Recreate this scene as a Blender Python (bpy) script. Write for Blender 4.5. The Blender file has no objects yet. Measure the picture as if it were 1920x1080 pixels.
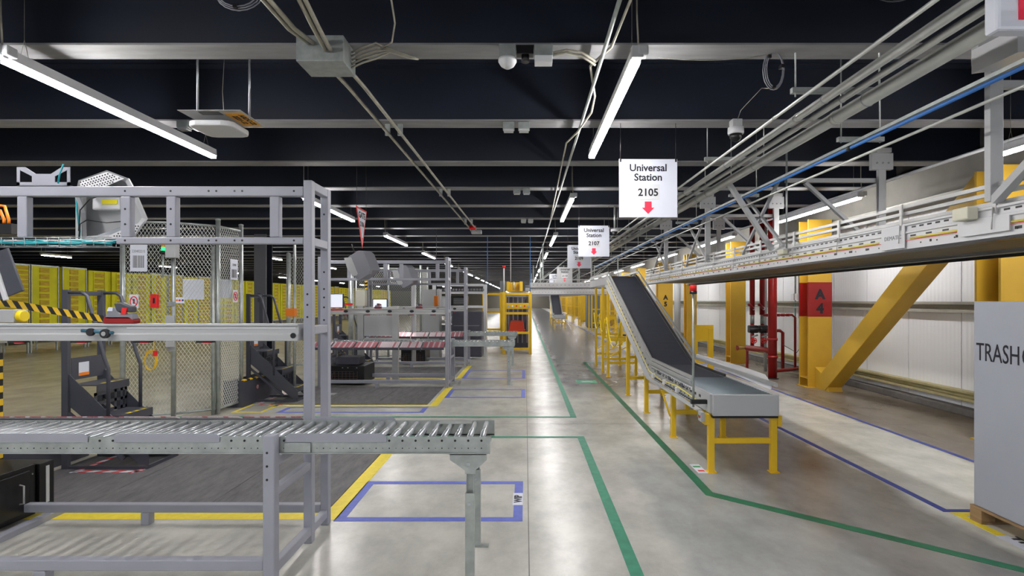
import bpy, math, random
from mathutils import Vector, Matrix
random.seed(7)
S = bpy.context.scene
COL = S.collection
# ---------------------------------------------------------------- camera, world, exposure
cam_d = bpy.data.cameras.new('camera'); cam = bpy.data.objects.new('camera', cam_d); COL.objects.link(cam)
cam.location = (0, 0, 1.6); cam.rotation_euler = (math.radians(90), 0, 0)
cam_d.sensor_width = 36; cam_d.lens = 18.75; cam_d.shift_x = -0.013; cam_d.shift_y = 0.012
cam_d.clip_start = 0.05; cam_d.clip_end = 400
S.camera = cam
S.view_settings.view_transform = 'Standard'; S.view_settings.look = 'None'
S.view_settings.gamma = 1.0; S.view_settings.use_curve_mapping = False
S.view_settings.exposure = 0.5
W = bpy.data.worlds.new('world'); S.world = W; W.use_nodes = True
W.node_tree.nodes['Background'].inputs[0].default_value = (0.80, 0.88, 1.0, 1)
W.node_tree.nodes['Background'].inputs[1].default_value = 0.45
LAMP = 72.0
S.cycles.max_bounces = 8; S.cycles.diffuse_bounces = 5; S.cycles.glossy_bounces = 3
S.cycles.sample_clamp_indirect = 6.0; S.cycles.caustics_reflective = False; S.cycles.caustics_refractive = False

# ---------------------------------------------------------------- materials
def lin(c):
    return tuple(((v/255)/12.92 if v/255 <= .04045 else ((v/255+.055)/1.055)**2.4) for v in c)
MATS = {}
def mat(name, rgb, rough=.5, metal=0., var=0., vscale=6., bump=0., bscale=60., emit=0., stretch=None):
    if name in MATS: return MATS[name]
    m = bpy.data.materials.new(name); m.use_nodes = True
    nt = m.node_tree; N = nt.nodes; L = nt.links; b = N['Principled BSDF']
    c = lin(rgb)
    b.inputs['Base Color'].default_value = (*c, 1)
    b.inputs['Roughness'].default_value = rough; b.inputs['Metallic'].default_value = metal
    if emit:
        b.inputs['Emission Color'].default_value = (*c, 1); b.inputs['Emission Strength'].default_value = emit
    if var or bump:
        g = N.new('ShaderNodeNewGeometry'); mp = N.new('ShaderNodeMapping'); L.new(g.outputs['Position'], mp.inputs[0])
        if stretch: mp.inputs['Scale'].default_value = stretch
    if var:
        n = N.new('ShaderNodeTexNoise'); n.inputs['Scale'].default_value = vscale; n.inputs['Detail'].default_value = 6
        L.new(mp.outputs[0], n.inputs[0])
        r = N.new('ShaderNodeMapRange'); L.new(n.outputs['Fac'], r.inputs[0])
        r.inputs[1].default_value = .3; r.inputs[2].default_value = .7
        r.inputs[3].default_value = 1-var; r.inputs[4].default_value = 1+var
        mx = N.new('ShaderNodeVectorMath'); mx.operation = 'SCALE'; mx.inputs[0].default_value = c
        L.new(r.outputs[0], mx.inputs['Scale']); L.new(mx.outputs[0], b.inputs['Base Color'])
    if bump:
        n2 = N.new('ShaderNodeTexNoise'); n2.inputs['Scale'].default_value = bscale; L.new(mp.outputs[0], n2.inputs[0])
        bp = N.new('ShaderNodeBump'); bp.inputs['Strength'].default_value = bump; bp.inputs['Distance'].default_value = .01
        L.new(n2.outputs['Fac'], bp.inputs['Height']); L.new(bp.outputs[0], b.inputs['Normal'])
    MATS[name] = m; return m
GREY = mat('grey_powder_coat', (152, 154, 165), .42, 0, .05, 4, .04, 300)
GALV = mat('galvanised_steel', (170, 176, 174), .38, .55, .16, 14, .05, 120)
CHROME = mat('bright_roller_steel', (190, 195, 200), .25, .6)
ALU = mat('brushed_aluminium', (186, 187, 186), .36, .5, .05, 8)
PIPE = mat('conduit_steel', (206, 207, 202), .26, .45, .08, 6, 0, 60)
DULLPIPE = mat('weathered_conduit', (160, 156, 142), .5, .3, .2, 10)
WHITE = mat('white_powder_coat', (212, 213, 216), .4)
PAPER = mat('white_sign_board', (216, 220, 232), .5)
LGREY = mat('light_grey_sheet', (176, 178, 180), .5)
MGREY = mat('mid_grey_plastic', (128, 129, 138), .5)
CHAR = mat('charcoal_paint', (66, 68, 78), .45, 0, .08, 5)
BLACK = mat('black_paint', (18, 18, 20), .35)
RUBBER = mat('black_rubber', (34, 34, 38), .6, 0, .1, 20)
BELT = mat('black_conveyor_belt', (52, 54, 64), .55, 0, .12, 5, 0, 1, 0, (.4, 3, 3))
INK = mat('black_ink', (18, 18, 30), .6)
YEL = mat('safety_yellow', (232, 190, 36), .42, 0, .05, 3)
YELC = mat('column_yellow', (200, 160, 50), .45, 0, .08, 2)
TYEL = mat('yellow_floor_tape', (236, 214, 60), .5, 0, .08, 20)
TBLU = mat('blue_floor_tape', (98, 112, 198), .5, 0, .1, 20)
TBLU2 = mat('deep_blue_floor_tape', (50, 66, 150), .5, 0, .1, 20)
TGRN = mat('green_floor_tape', (44, 138, 108), .5, 0, .15, 14)
RED = mat('fire_pipe_red', (142, 18, 18), .35, 0, .08, 4)
BRED = mat('signal_red', (226, 30, 30), .4)
ARROW = mat('sign_arrow_red', (240, 52, 82), .5)
PINK = mat('rose_slat', (192, 118, 128), .35, .2)
PINKL = mat('pale_rose_slat', (224, 206, 212), .35, .2)
ORNG = mat('orange_plastic', (240, 130, 20), .5)
BLUE = mat('blue_hose', (60, 120, 196), .45)
TEAL = mat('teal_cable', (30, 150, 160), .5)
GREENB = mat('green_button', (30, 150, 80), .4)
WOOD = mat('pallet_wood', (150, 122, 88), .8, 0, .25, 8, .3, 40, 0, (1, .2, 4))
BRWN = mat('belt_return_brown', (104, 92, 66), .6, 0, .25, 6, 0, 1, 0, (6, 1, 1))
REDBAND = mat('column_red_band', (138, 16, 18), .4)
TOTE = mat('tote_vermilion', (205, 62, 30), .5)
NAVY = mat('ceiling_steel_navy', (23, 29, 44), .55, 0, .3, 1.2)
FLANGE = mat('primed_steel_grey', (128, 128, 130), .6, 0, .16, 5, 0, 1, 0, (.6, 3, 1))
TUBE = mat('led_diffuser', (255, 252, 250), .4, 0, 0, 1, 0, 1, LAMP)
SCREEN = mat('lit_screen', (225, 232, 245), .4, 0, 0, 1, 0, 1, .45)
GLOWG = mat('green_beacon', (40, 230, 120), .4, 0, 0, 1, 0, 1, 1.5)
REDLED = mat('red_led', (255, 40, 50), .4, 0, 0, 1, 0, 1, .7)
POD = mat('pod_fabric_yellow', (236, 230, 34), .7, 0, .12, 2)
PODB = mat('pod_bin_amber', (214, 182, 44), .7, 0, .25, 5, 0, 1, 0, (1, 1, 6))
DARKM = mat('machine_graphite', (72, 72, 84), .5, 0, .1, 3)
CURB = mat('curb_concrete', (104, 102, 100), .85, 0, .15, 8)
GIRT = mat('wall_girt_steel', (158, 158, 150), .5, .2, .1, 4)
RAILY = mat('aged_rail_cream', (176, 168, 126), .6, .1, .15, 4)

def floor_mat():
    m = bpy.data.materials.new('polished_concrete'); m.use_nodes = True
    nt = m.node_tree; N = nt.nodes; L = nt.links; b = N['Principled BSDF']
    g = N.new('ShaderNodeNewGeometry')
    nz = N.new('ShaderNodeTexNoise'); nz.inputs['Scale'].default_value = 1.1; nz.inputs['Detail'].default_value = 4; nz.inputs['Roughness'].default_value = .5
    L.new(g.outputs['Position'], nz.inputs[0])
    sx = N.new('ShaderNodeSeparateXYZ'); L.new(g.outputs['Position'], sx.inputs[0])
    def math_(op, a, bb=None):
        n = N.new('ShaderNodeMath'); n.operation = op
        for i, v in enumerate((a, bb)):
            if v is None: continue
            if isinstance(v, (int, float)): n.inputs[i].default_value = v
            else: L.new(v, n.inputs[i])
        return n.outputs[0]
    wob = math_('MULTIPLY', math_('SUBTRACT', nz.outputs['Fac'], .5), .5)
    x = math_('ADD', sx.outputs[0], wob)
    mr = N.new('ShaderNodeMapRange'); L.new(x, mr.inputs[0])
    mr.inputs[1].default_value = -8; mr.inputs[2].default_value = 6.4
    def ramp(stops):
        r = N.new('ShaderNodeValToRGB'); L.new(mr.outputs[0], r.inputs[0])
        e = r.color_ramp.elements
        while len(e) > 1: e.remove(e[-1])
        first = True
        for px, c in stops:
            t = (px+8)/14.4
            if first: el = e[0]; el.position = t; first = False
            else: el = e.new(t)
            el.color = (*lin(c), 1)
        return r.outputs[0]
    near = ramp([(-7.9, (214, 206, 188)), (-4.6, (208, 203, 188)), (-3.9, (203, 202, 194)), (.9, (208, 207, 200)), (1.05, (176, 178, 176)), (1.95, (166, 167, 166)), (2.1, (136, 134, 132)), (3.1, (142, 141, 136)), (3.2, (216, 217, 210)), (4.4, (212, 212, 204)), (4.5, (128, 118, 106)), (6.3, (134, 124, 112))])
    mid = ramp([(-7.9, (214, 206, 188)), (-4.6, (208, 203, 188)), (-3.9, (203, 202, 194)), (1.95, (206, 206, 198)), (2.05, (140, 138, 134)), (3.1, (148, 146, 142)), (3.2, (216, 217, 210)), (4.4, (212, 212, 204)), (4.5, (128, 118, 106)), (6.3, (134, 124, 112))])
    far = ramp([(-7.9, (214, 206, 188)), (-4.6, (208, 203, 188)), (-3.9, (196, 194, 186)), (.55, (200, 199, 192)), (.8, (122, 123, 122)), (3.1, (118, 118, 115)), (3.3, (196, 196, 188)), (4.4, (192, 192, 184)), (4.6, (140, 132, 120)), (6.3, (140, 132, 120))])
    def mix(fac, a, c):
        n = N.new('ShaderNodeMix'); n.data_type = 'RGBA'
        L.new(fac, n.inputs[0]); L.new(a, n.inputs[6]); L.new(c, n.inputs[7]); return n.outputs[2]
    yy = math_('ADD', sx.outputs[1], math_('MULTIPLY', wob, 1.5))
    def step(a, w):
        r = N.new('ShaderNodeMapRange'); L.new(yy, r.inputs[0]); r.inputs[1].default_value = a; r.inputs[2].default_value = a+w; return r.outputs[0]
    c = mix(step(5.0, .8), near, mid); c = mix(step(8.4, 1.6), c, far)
    n3 = N.new('ShaderNodeTexNoise'); n3.inputs['Scale'].default_value = 2.2; n3.inputs['Detail'].default_value = 9; n3.inputs['Roughness'].default_value = .68
    mp = N.new('ShaderNodeMapping'); mp.inputs['Scale'].default_value = (1, .7, 1); L.new(g.outputs['Position'], mp.inputs[0]); L.new(mp.outputs[0], n3.inputs[0])
    r3 = N.new('ShaderNodeMapRange'); L.new(n3.outputs['Fac'], r3.inputs[0]); r3.interpolation_type = 'SMOOTHERSTEP'; r3.inputs[1].default_value = .2; r3.inputs[2].default_value = .8; r3.inputs[3].default_value = .70; r3.inputs[4].default_value = 1.04
    sc = N.new('ShaderNodeVectorMath'); sc.operation = 'SCALE'; L.new(c, sc.inputs[0]); L.new(r3.outputs[0], sc.inputs['Scale'])
    L.new(sc.outputs[0], b.inputs['Base Color'])
    n5 = N.new('ShaderNodeTexNoise'); n5.inputs['Scale'].default_value = .8; n5.inputs['Detail'].default_value = 2; L.new(g.outputs['Position'], n5.inputs[0])
    rr = N.new('ShaderNodeMapRange'); L.new(n5.outputs['Fac'], rr.inputs[0]); rr.interpolation_type = 'SMOOTHERSTEP'; rr.inputs[1].default_value = .15; rr.inputs[2].default_value = .85; rr.inputs[3].default_value = .20; rr.inputs[4].default_value = .34
    b.inputs['Roughness'].default_value = .27
    n4 = N.new('ShaderNodeTexNoise'); n4.inputs['Scale'].default_value = 35; L.new(g.outputs['Position'], n4.inputs[0])
    bp = N.new('ShaderNodeBump'); bp.inputs['Strength'].default_value = .06; bp.inputs['Distance'].default_value = .01
    L.new(n4.outputs['Fac'], bp.inputs['Height']); L.new(bp.outputs[0], b.inputs['Normal'])
    return m
def ribbed(name, rgb):
    m = bpy.data.materials.new(name); m.use_nodes = True
    nt = m.node_tree; N = nt.nodes; L = nt.links; b = N['Principled BSDF']
    b.inputs['Base Color'].default_value = (*lin(rgb), 1); b.inputs['Roughness'].default_value = .42
    g = N.new('ShaderNodeNewGeometry'); w = N.new('ShaderNodeTexWave'); w.bands_direction = 'Y'; w.inputs['Scale'].default_value = 4.2
    L.new(g.outputs['Position'], w.inputs[0]); bp = N.new('ShaderNodeBump'); bp.inputs['Strength'].default_value = .35; bp.inputs['Distance'].default_value = .006
    L.new(w.outputs['Fac'], bp.inputs['Height']); L.new(bp.outputs[0], b.inputs['Normal']); return m
def matmat():
    m = bpy.data.materials.new('streaked_mat_rubber'); m.use_nodes = True
    nt = m.node_tree; N = nt.nodes; L = nt.links; b = N['Principled BSDF']
    g = N.new('ShaderNodeNewGeometry'); mp = N.new('ShaderNodeMapping'); mp.inputs['Scale'].default_value = (3, .8, 1); mp.inputs['Rotation'].default_value = (0, 0, .5)
    L.new(g.outputs['Position'], mp.inputs[0]); n = N.new('ShaderNodeTexNoise'); n.inputs['Scale'].default_value = 4; n.inputs['Detail'].default_value = 10; n.inputs['Roughness'].default_value = .75
    L.new(mp.outputs[0], n.inputs[0]); r = N.new('ShaderNodeValToRGB'); L.new(n.outputs['Fac'], r.inputs[0])
    r.color_ramp.elements[0].position = .3; r.color_ramp.elements[0].color = (*lin((66, 66, 70)), 1)
    r.color_ramp.elements[1].position = .75; r.color_ramp.elements[1].color = (*lin((118, 116, 116)), 1)
    L.new(r.outputs[0], b.inputs['Base Color']); b.inputs['Roughness'].default_value = .6; return m
FLOOR = floor_mat(); PANEL = ribbed('ribbed_wall_panel', (224, 227, 232)); MATM = matmat()

# ---------------------------------------------------------------- mesh helper
def wloc(o):
    v = Vector((0, 0, 0))
    while o is not None: v += o.location; o = o.parent
    return v
class B:
    def __init__(s): s.v = []; s.f = []; s.m = []; s.s = []
    def _add(s, vs, fs, m, sm=False):
        k = len(s.v); s.v += [tuple(p) for p in vs]
        for f in fs: s.f.append(tuple(i+k for i in f)); s.m.append(m); s.s.append(sm)
    def box(s, x0, x1, y0, y1, z0, z1, m=0):
        vs = [(x, y, z) for z in (z0, z1) for y in (y0, y1) for x in (x0, x1)]
        s._add(vs, [(0, 2, 3, 1), (4, 5, 7, 6), (0, 1, 5, 4), (2, 6, 7, 3), (0, 4, 6, 2), (1, 3, 7, 5)], m); return s
    def bar(s, p, q, w, h, m=0, up=(0, 0, 1)):
        p = Vector(p); q = Vector(q); d = (q-p).normalized(); u = Vector(up)
        if abs(d.dot(u)) > .98: u = Vector((0, 1, 0))
        a = d.cross(u).normalized(); c = a.cross(d)
        vs = [e + a*i*w/2 + c*j*h/2 for e in (p, q) for i, j in ((-1, -1), (1, -1), (1, 1), (-1, 1))]
        s._add(vs, [(3, 2, 1, 0), (4, 5, 6, 7), (0, 1, 5, 4), (1, 2, 6, 5), (2, 3, 7, 6), (3, 0, 4, 7)], m); return s
    def tube(s, pts, r, n=10, m=0, cap=True, rs=None):
        pts = [Vector(p) for p in pts]; k = len(s.v); rings = []
        prev = None
        for i, p in enumerate(pts):
            d = (pts[min(i+1, len(pts)-1)] - pts[max(i-1, 0)]).normalized()
            if prev is None:
                u = Vector((0, 0, 1)) if abs(d.z) < .9 else Vector((1, 0, 0)); a = d.cross(u).normalized()
            else:
                a = (prev - d*prev.dot(d)).normalized()
            prev = a; c = d.cross(a); rr = rs[i] if rs else r
            for j in range(n):
                t = 2*math.pi*j/n; s.v.append(tuple(p + a*math.cos(t)*rr + c*math.sin(t)*rr))
        for i in range(len(pts)-1):
            for j in range(n):
                a0 = k+i*n+j; a1 = k+i*n+(j+1) % n
                s.f.append((a0, a1, a1+n, a0+n)); s.m.append(m); s.s.append(n > 4)
        if cap:
            s.f.append(tuple(k+j for j in reversed(range(n)))); s.m.append(m); s.s.append(False)
            e = k+(len(pts)-1)*n; s.f.append(tuple(e+j for j in range(n))); s.m.append(m); s.s.append(False)
        return s
    def prism(s, poly, vec, m=0):
        n = len(poly); v = Vector(vec); a = [Vector(p) for p in poly]
        s._add(a + [p+v for p in a], [tuple(range(n))[::-1], tuple(range(n, 2*n))] + [(i, (i+1) % n, (i+1) % n+n, i+n) for i in range(n)], m); return s
    def disc(s, c, r, axis, n=16, m=0, t=.004):
        c = Vector(c); a = Vector(axis).normalized(); return s.tube([c, c+a*t], r, n, m)
    def build(s, name, mats, parent=None, bev=0., kind=None, label=None):
        me = bpy.data.meshes.new(name); off = wloc(parent)
        me.from_pydata([tuple(Vector(p)-off) for p in s.v], [], s.f)
        if not isinstance(mats, (list, tuple)): mats = [mats]
        for q in mats: me.materials.append(q)
        me.polygons.foreach_set('material_index', s.m); me.polygons.foreach_set('use_smooth', s.s); me.update()
        o = bpy.data.objects.new(name, me); COL.objects.link(o); o.parent = parent
        if bev:
            md = o.modifiers.new('bevel', 'BEVEL'); md.width = bev; md.segments = 2; md.limit_method = 'ANGLE'
        if kind: o['kind'] = kind
        if label: o['label'] = label
        return o
def thing(name, label, cat, loc, group=None):
    o = bpy.data.objects.new(name, None); COL.objects.link(o); o.location = loc; o.empty_display_size = .1
    o['label'] = label; o['category'] = cat
    if group: o['group'] = group
    return o
def tag(o, label, cat, group=None):
    o['label'] = label; o['category'] = cat
    if group: o['group'] = group
    return o
def one(name, b, m, label, cat, loc=None, group=None, bev=0.):
    """a thing that is a single mesh, origin at loc"""
    if loc is not None:
        b.v = [tuple(Vector(p)-Vector(loc)) for p in b.v]
    o = b.build(name, m, None, bev); 
    if loc is not None: o.location = loc
    return tag(o, label, cat, group)
def copy_tree(o, parent=None):
    c = o.copy(); COL.objects.link(c); c.parent = parent
    for ch in KIDS(o): copy_tree(ch, c)
    return c
def KIDS(o): return [x for x in list(o.children)]
def dup(o, dx, dy, dz=0, label=None, group=None):
    c = copy_tree(o); c.location = Vector(o.location)+Vector((dx, dy, dz))
    if label: c['label'] = label
    if group: c['group'] = group
    return c
TXT = {}
def text(parent, s, size, loc, right, up, m, name='lettering', bold=0., align='CENTER', squash=1., label=None):
    key = (s, size, bold, align)
    if key not in TXT:
        cu = bpy.data.curves.new('t', 'FONT'); cu.body = s; cu.size = size; cu.extrude = .0008; cu.offset = bold; cu.align_x = align; cu.resolution_u = 3
        o = bpy.data.objects.new('t', cu); COL.objects.link(o); bpy.context.view_layer.update()
        me = bpy.data.meshes.new_from_object(o.evaluated_get(bpy.context.evaluated_depsgraph_get()))
        bpy.data.objects.remove(o); TXT[key] = me
    me = TXT[key].copy(); r = Vector(right).normalized(); u = Vector(up).normalized(); n = r.cross(u)
    off = Vector(loc)-wloc(parent)
    for v in me.vertices:
        c = v.co; v.co = off + r*c.x*squash + u*c.y + n*c.z
    me.materials.clear(); me.materials.append(m)
    o = bpy.data.objects.new(name, me); COL.objects.link(o); o.parent = parent
    if label: o['label'] = label
    return o
RX = (1, 0, 0); UZ = (0, 0, 1)

# ================================================================ SETTING
XW = 6.2; YE = 110; ZC = 3.46
def struct(name, b, m, parent=None, bev=0):
    o = b.build(name, m, parent, bev)
    if parent is None: o['kind'] = 'structure'
    return o
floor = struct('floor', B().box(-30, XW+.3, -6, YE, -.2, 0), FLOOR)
JNT = mat('joint_filler', (112, 110, 104), .8)
for i, y in enumerate((2.3, 6.9, 11.5, 16.1, 20.7, 27.6)):
    B().box(-30, XW, y, y+.006, -.001, .0006).build('control_joint', JNT, floor)
for x in (-14.2, -9.3, -4.75, .02, 4.75):
    B().box(x, x+.006, -6, 60, -.001, .0006).build('control_joint', JNT, floor)
ceil = struct('ceiling', B().box(-30, XW+.3, -6, YE, 4.06, 4.2), NAVY)
bm = None
for k in range(-4, 76):
    y = 4.0 + 1.64*k
    if bm is None:
        b = B(); b.box(-30, XW, -.006, .006, ZC+.015, 4.06, 0); b.box(-30, XW, -.115, .115, ZC, ZC+.015, 1); b.box(-30, XW, -.115, .115, 4.045, 4.06, 0)
        o = b.build('ceiling_beam', [NAVY, FLANGE], ceil); bm = o.data
    else:
        o = bpy.data.objects.new('ceiling_beam', bm); COL.objects.link(o); o.parent = ceil
    o.location = (0, y, 0)
wl = struct('wall_left', B().box(-30.2, -30, -6, YE, 0, 4.06), CURB)
wb = struct('wall_back', B().box(-30, XW, YE, YE+.2, 0, 4.06), mat('far_wall_grey', (150, 146, 136), .7))
wr = struct('wall_right', B().box(XW+.08, XW+.3, -6, YE, 0, 4.06), mat('wall_core_dark', (26, 25, 24), .8))
pm = {}
k = 0; y = -1.85
while y < YE:
    w = 1.05 if y < 45 else 8.4
    for nm, z0, z1 in (('low', .1, 1.44), ('high', 1.56, 3.04)):
        key = (nm, w)
        if key not in pm:
            o = B().box(0, .06, .007, w-.007, z0, z1).build('wall_panel', PANEL, wr, .003); pm[key] = o.data
        else:
            o = bpy.data.objects.new('wall_panel', pm[key]); COL.objects.link(o); o.parent = wr
            md = o.modifiers.new('bevel', 'BEVEL'); md.width = .004; md.segments = 2
        o.location = (XW+.015, y, 0)
    y += w
struct('trim_3', B().box(5.66, XW+.08, -6, YE, 3.045, 3.455), mat('eave_grey', (118, 116, 110), .7, 0, .12, 3), None, .01)
struct('trim_4', B().box(5.64, 5.70, -6, YE, 3.0, 3.0445), GIRT)
gb = B(); gb.prism([(XW+.02, -6, 1.42), (XW-.08, -6, 1.42), (XW-.08, -6, 1.46), (XW-.02, -6, 1.47), (XW-.02, -6, 1.53), (XW-.09, -6, 1.54), (XW-.09, -6, 1.58), (XW+.02, -6, 1.58)], (0, YE+6, 0))
struct('trim_1', gb, GIRT)
gb = B(); gb.prism([(XW+.02, -6, .2), (XW-.10, -6, .2), (XW-.10, -6, .235), (XW-.04, -6, .245), (XW-.04, -6, .30), (XW-.12, -6, .31), (XW-.12, -6, .34), (XW+.02, -6, .34)], (0, YE+6, 0))
struct('trim_2', gb, RAILY)
struct('baseboard_right', B().box(XW-.13, XW+.08, -6, YE, 0, .10), CURB, None, .01)

# ---------------------------------------------------------------- floor tape
def tape(segs, m, label, cat='floor tape', name='floor_tape'):
    b = B()
    for x0, x1, y0, y1 in segs: b.box(x0, x1, y0, y1, .0005, .0022)
    o = b.build(name, m); return tag(o, label, cat)
def ring(x0, x1, y0, y1, t): return [(x0, x1, y0, y0+t), (x0, x1, y1-t, y1), (x0, x0+t, y0+t, y1-t), (x1-t, x1, y0+t, y1-t)]
tape([(.61, .69, .5, 6.2), (-8, .69, 6.2, 6.27)], TGRN, 'green floor tape corner whose long arm runs to the bottom edge')
tape([(.62, .70, 7.34, 95), (-8, .70, 7.27, 7.34)], TGRN, 'green floor tape running far down the aisle from the crossing')
b = B(); b.box(1.48, 1.56, 4.44, 13.7, .0005, .0022); b.box(1.48, 2.4, 13.7, 13.78, .0005, .0022)
b.prism([(1.48, 4.38, .0005), (1.48, 4.44, .0005), (1.56, 4.44, .0005), (3.4, 2.82, .0005), (3.4, 2.72, .0005)], (0, 0, .0017))
tag(b.build('floor_tape', mat('worn_green_tape', (36, 108, 78), .5, 0, .2, 6)), 'dark green floor tape beside the yellow conveyor legs bending toward the trash crate', 'floor tape')
tape([(4.42, 4.48, 2.5, 60)], TBLU2, 'blue floor tape nearest the white wall')
tape([(3.16, 3.22, 4.08, 60), (3.16, 4.42, 4.03, 4.08)], TBLU2, 'blue floor tape passing behind the yellow conveyor and ending at the crate')
o = tape([(3.2, 3.27, 2.4, 4.02), (3.27, 4.3, 3.96, 4.02)], TYEL, 'yellow floor tape framing the trash pallet')
B().box(3.19, 3.275, 2.9, 3.62, .0022, .003).build('tape_label', PAPER, o)
text(o, 'TRASH', .085, (3.26, 3.6, .0035), (0, -1, 0), (1, 0, 0), INK, bold=.004, align='LEFT', squash=1.4)
o = tape(ring(-1.39, -.02, 3.86, 4.71, .07), TBLU, 'blue floor tape box with a white label in front of the near roller conveyor')
B().box(-.10, -.02, 4.16, 4.42, .0022, .003).build('tape_label', PAPER, o)
text(o, 'WIP', .085, (-.03, 4.29, .0035), (0, 1, 0), (-1, 0, 0), INK, bold=.003)
tape(ring(-1.33, .0, 8.75, 9.6, .07), TBLU, 'blue floor tape box lying before the second roller conveyor')
tape(ring(-1.30, .0, 10.9, 12.2, .07), TBLU, 'blue floor tape box behind the second roller conveyor')
tape(ring(-3.55, -1.45, 7.58, 8.0, .07), TBLU, 'blue floor tape box along the near edge of the second mat')
tape(ring(-4.2, -3.75, 7.6, 8.2, .05), TYEL, 'small yellow floor tape box beside the grey step stand')
tape([(-4.4, -1.50, 3.89, 4.01), (-1.50, -1.38, 3.88, 6.12), (-4.4, -1.50, 6.02, 6.12)], TYEL, 'yellow floor tape around the nearest dark mat')
tape([(-3.9, -1.45, 8.05, 8.16), (-1.45, -1.33, 8.05, 9.85)], TYEL, 'yellow floor tape around the second dark mat')
tape([(-3.9, -1.42, 10.9, 11.0), (-1.42, -1.31, 10.9, 13.0)], TYEL, 'yellow floor tape around the third dark mat')
def hazard_ring(x0, x1, y0, y1, t, label, Z=.0005):
    b = B(); n = 0
    def seg(ax, a0, a1, c0, c1):
        nonlocal n
        L_ = a1-a0; k = int(L_/.075)
        for i in range(k):
            p = a0+L_*i/k; q = a0+L_*(i+1)/k
            if ax == 0: poly = [(p-.02, c0, Z), (q-.02, c0, Z), (q+.02, c1, Z), (p+.02, c1, Z)]
            else: poly = [(c0, p-.02, Z), (c1, p+.02, Z), (c1, q+.02, Z), (c0, q-.02, Z)]
            b.prism(poly, (0, 0, .002), (i) % 2)
    seg(0, x0, x1, y0, y0+t); seg(1, y0, y1, x1-t, x1); seg(1, y0, y1, x0, x0+t)
    tag(b.build('hazard_tape', [PAPER, BRED]), label, 'floor tape')
hazard_ring(-4.2, -3.58, 4.93, 6.0, .05, 'red and white striped tape around the foot of the nearest step stand', .0085)
hazard_ring(-4.15, -3.62, 8.15, 9.3, .05, 'red and white striped tape around the foot of the second step stand')
# ---------------------------------------------------------------- dark mats
def mats_(y0, y1, label, xa=-3.9):
    t = thing('floor_mat', label, 'mat', (-2.6, y0, 0)); n = 3
    for i in range(n):
        x0 = xa+(-1.5-xa)*i/n; x1 = xa+(-1.5-xa)*(i+1)/n
        B().box(x0+.003, x1-.003, y0, y1, .0003, .008).build('mat_section', MATM, t)
mats_(4.02, 6.01, 'dark grey rubber mat behind the nearest roller conveyor', -4.4)
mats_(8.17, 9.85, 'dark grey rubber mat with the second black cabinet behind it')
mats_(11.0, 12.7, 'dark grey rubber mat before the third rack')

# ---------------------------------------------------------------- LED luminaires
def luminaire(x, y0, label, group=None, z=3.25, LL=2.46):
    t = thing('ceiling_light', label, 'light', (x, y0, z), group)
    b = B(); b.prism([(x-.034, y0, z), (x-.028, y0, z+.075), (x+.028, y0, z+.075), (x+.034, y0, z), (x+.03, y0, z), (x-.03, y0, z)], (0, LL, 0))
    b.build('housing', WHITE, t)
    B().box(x-.03, x+.03, y0+.01, y0+LL-.01, z-.028, z-.001).build('diffuser', TUBE, t)
    B().box(x-.04, x+.04, y0-.05, y0-.001, z-.01, z+.07).build('end_cap', LGREY, t, .006)
    b = B(); b.box(x+.0, x+.075, y0-.055, y0+.03, z+.005, z+.075); b.build('driver_box', LGREY, t, .012)
    B().tube([(x+.01, y0-.02, z+.07), (x, y0-.02, z+.3), (x+.0, y0-.02, 4.05)], .006, 6).build('power_cord', DULLPIPE, t)
    for yy in (y0+.15, y0+LL-.16):
        b = B(); b.tube([(x-.03, yy, z+.07), (x, yy, z+.2), (x+.03, yy, z+.07)], .0018, 4); b.tube([(x, yy, z+.2), (x, yy, 4.05)], .002, 4)
        b.build('suspension_wire', DULLPIPE, t)
    return t
ORD = 'nearest second third fourth fifth sixth seventh eighth ninth tenth eleventh twelfth thirteenth fourteenth fifteenth sixteenth seventeenth eighteenth nineteenth twentieth'.split()+['twenty-'+w for w in 'first second third fourth fifth sixth seventh eighth ninth'.split()]+['thirtieth']+['thirty-'+w for w in 'first second third fourth fifth sixth seventh eighth ninth'.split()]+['fortieth']+['forty-'+w for w in 'first second third fourth fifth sixth seventh eighth ninth'.split()]
def row(x, nm, ks, y0=3.64, z=3.25, step=4.95, LL=2.46, where=''):
    proto = None
    for k in ks:
        y = y0 + step*k
        if k < 0: lab = 'strip light %s in the %s row, nearer than the view shows' % ({-1: 'just overhead', -2: 'farther back', -3: 'much farther back'}[int(k)], nm)
        else: lab = '%s white strip light from the camera in the %s row' % (ORD[int(k)], nm)
        if proto is None: proto = luminaire(x, y, lab, 'strip lights of the %s row' % nm, z, LL)
        else: dup(proto, 0, y-proto.location.y, 0, lab)
row(.757, 'aisle', list(range(0, 22)) + [-1, -2])
row(-3.56, 'station', list(range(0, 22)) + [-1, -2])
luminaire(-3.56, 1.15, 'strip light joined to the near end of the nearest station row light', 'strip lights of the station row')
row(4.85, 'wall', list(range(0, 22)) + [-1, -2], 3.03, 3.10, 4.7)
row(-9.9, 'open floor', list(range(0, 10)) + [-1, -2, -3], 14.2, 3.25, 6.2, 1.25)
row(-17.5, 'far left', list(range(0, 8)) + [-1, -2, -3], 19.3, 3.25, 6.2, 1.25)
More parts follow.
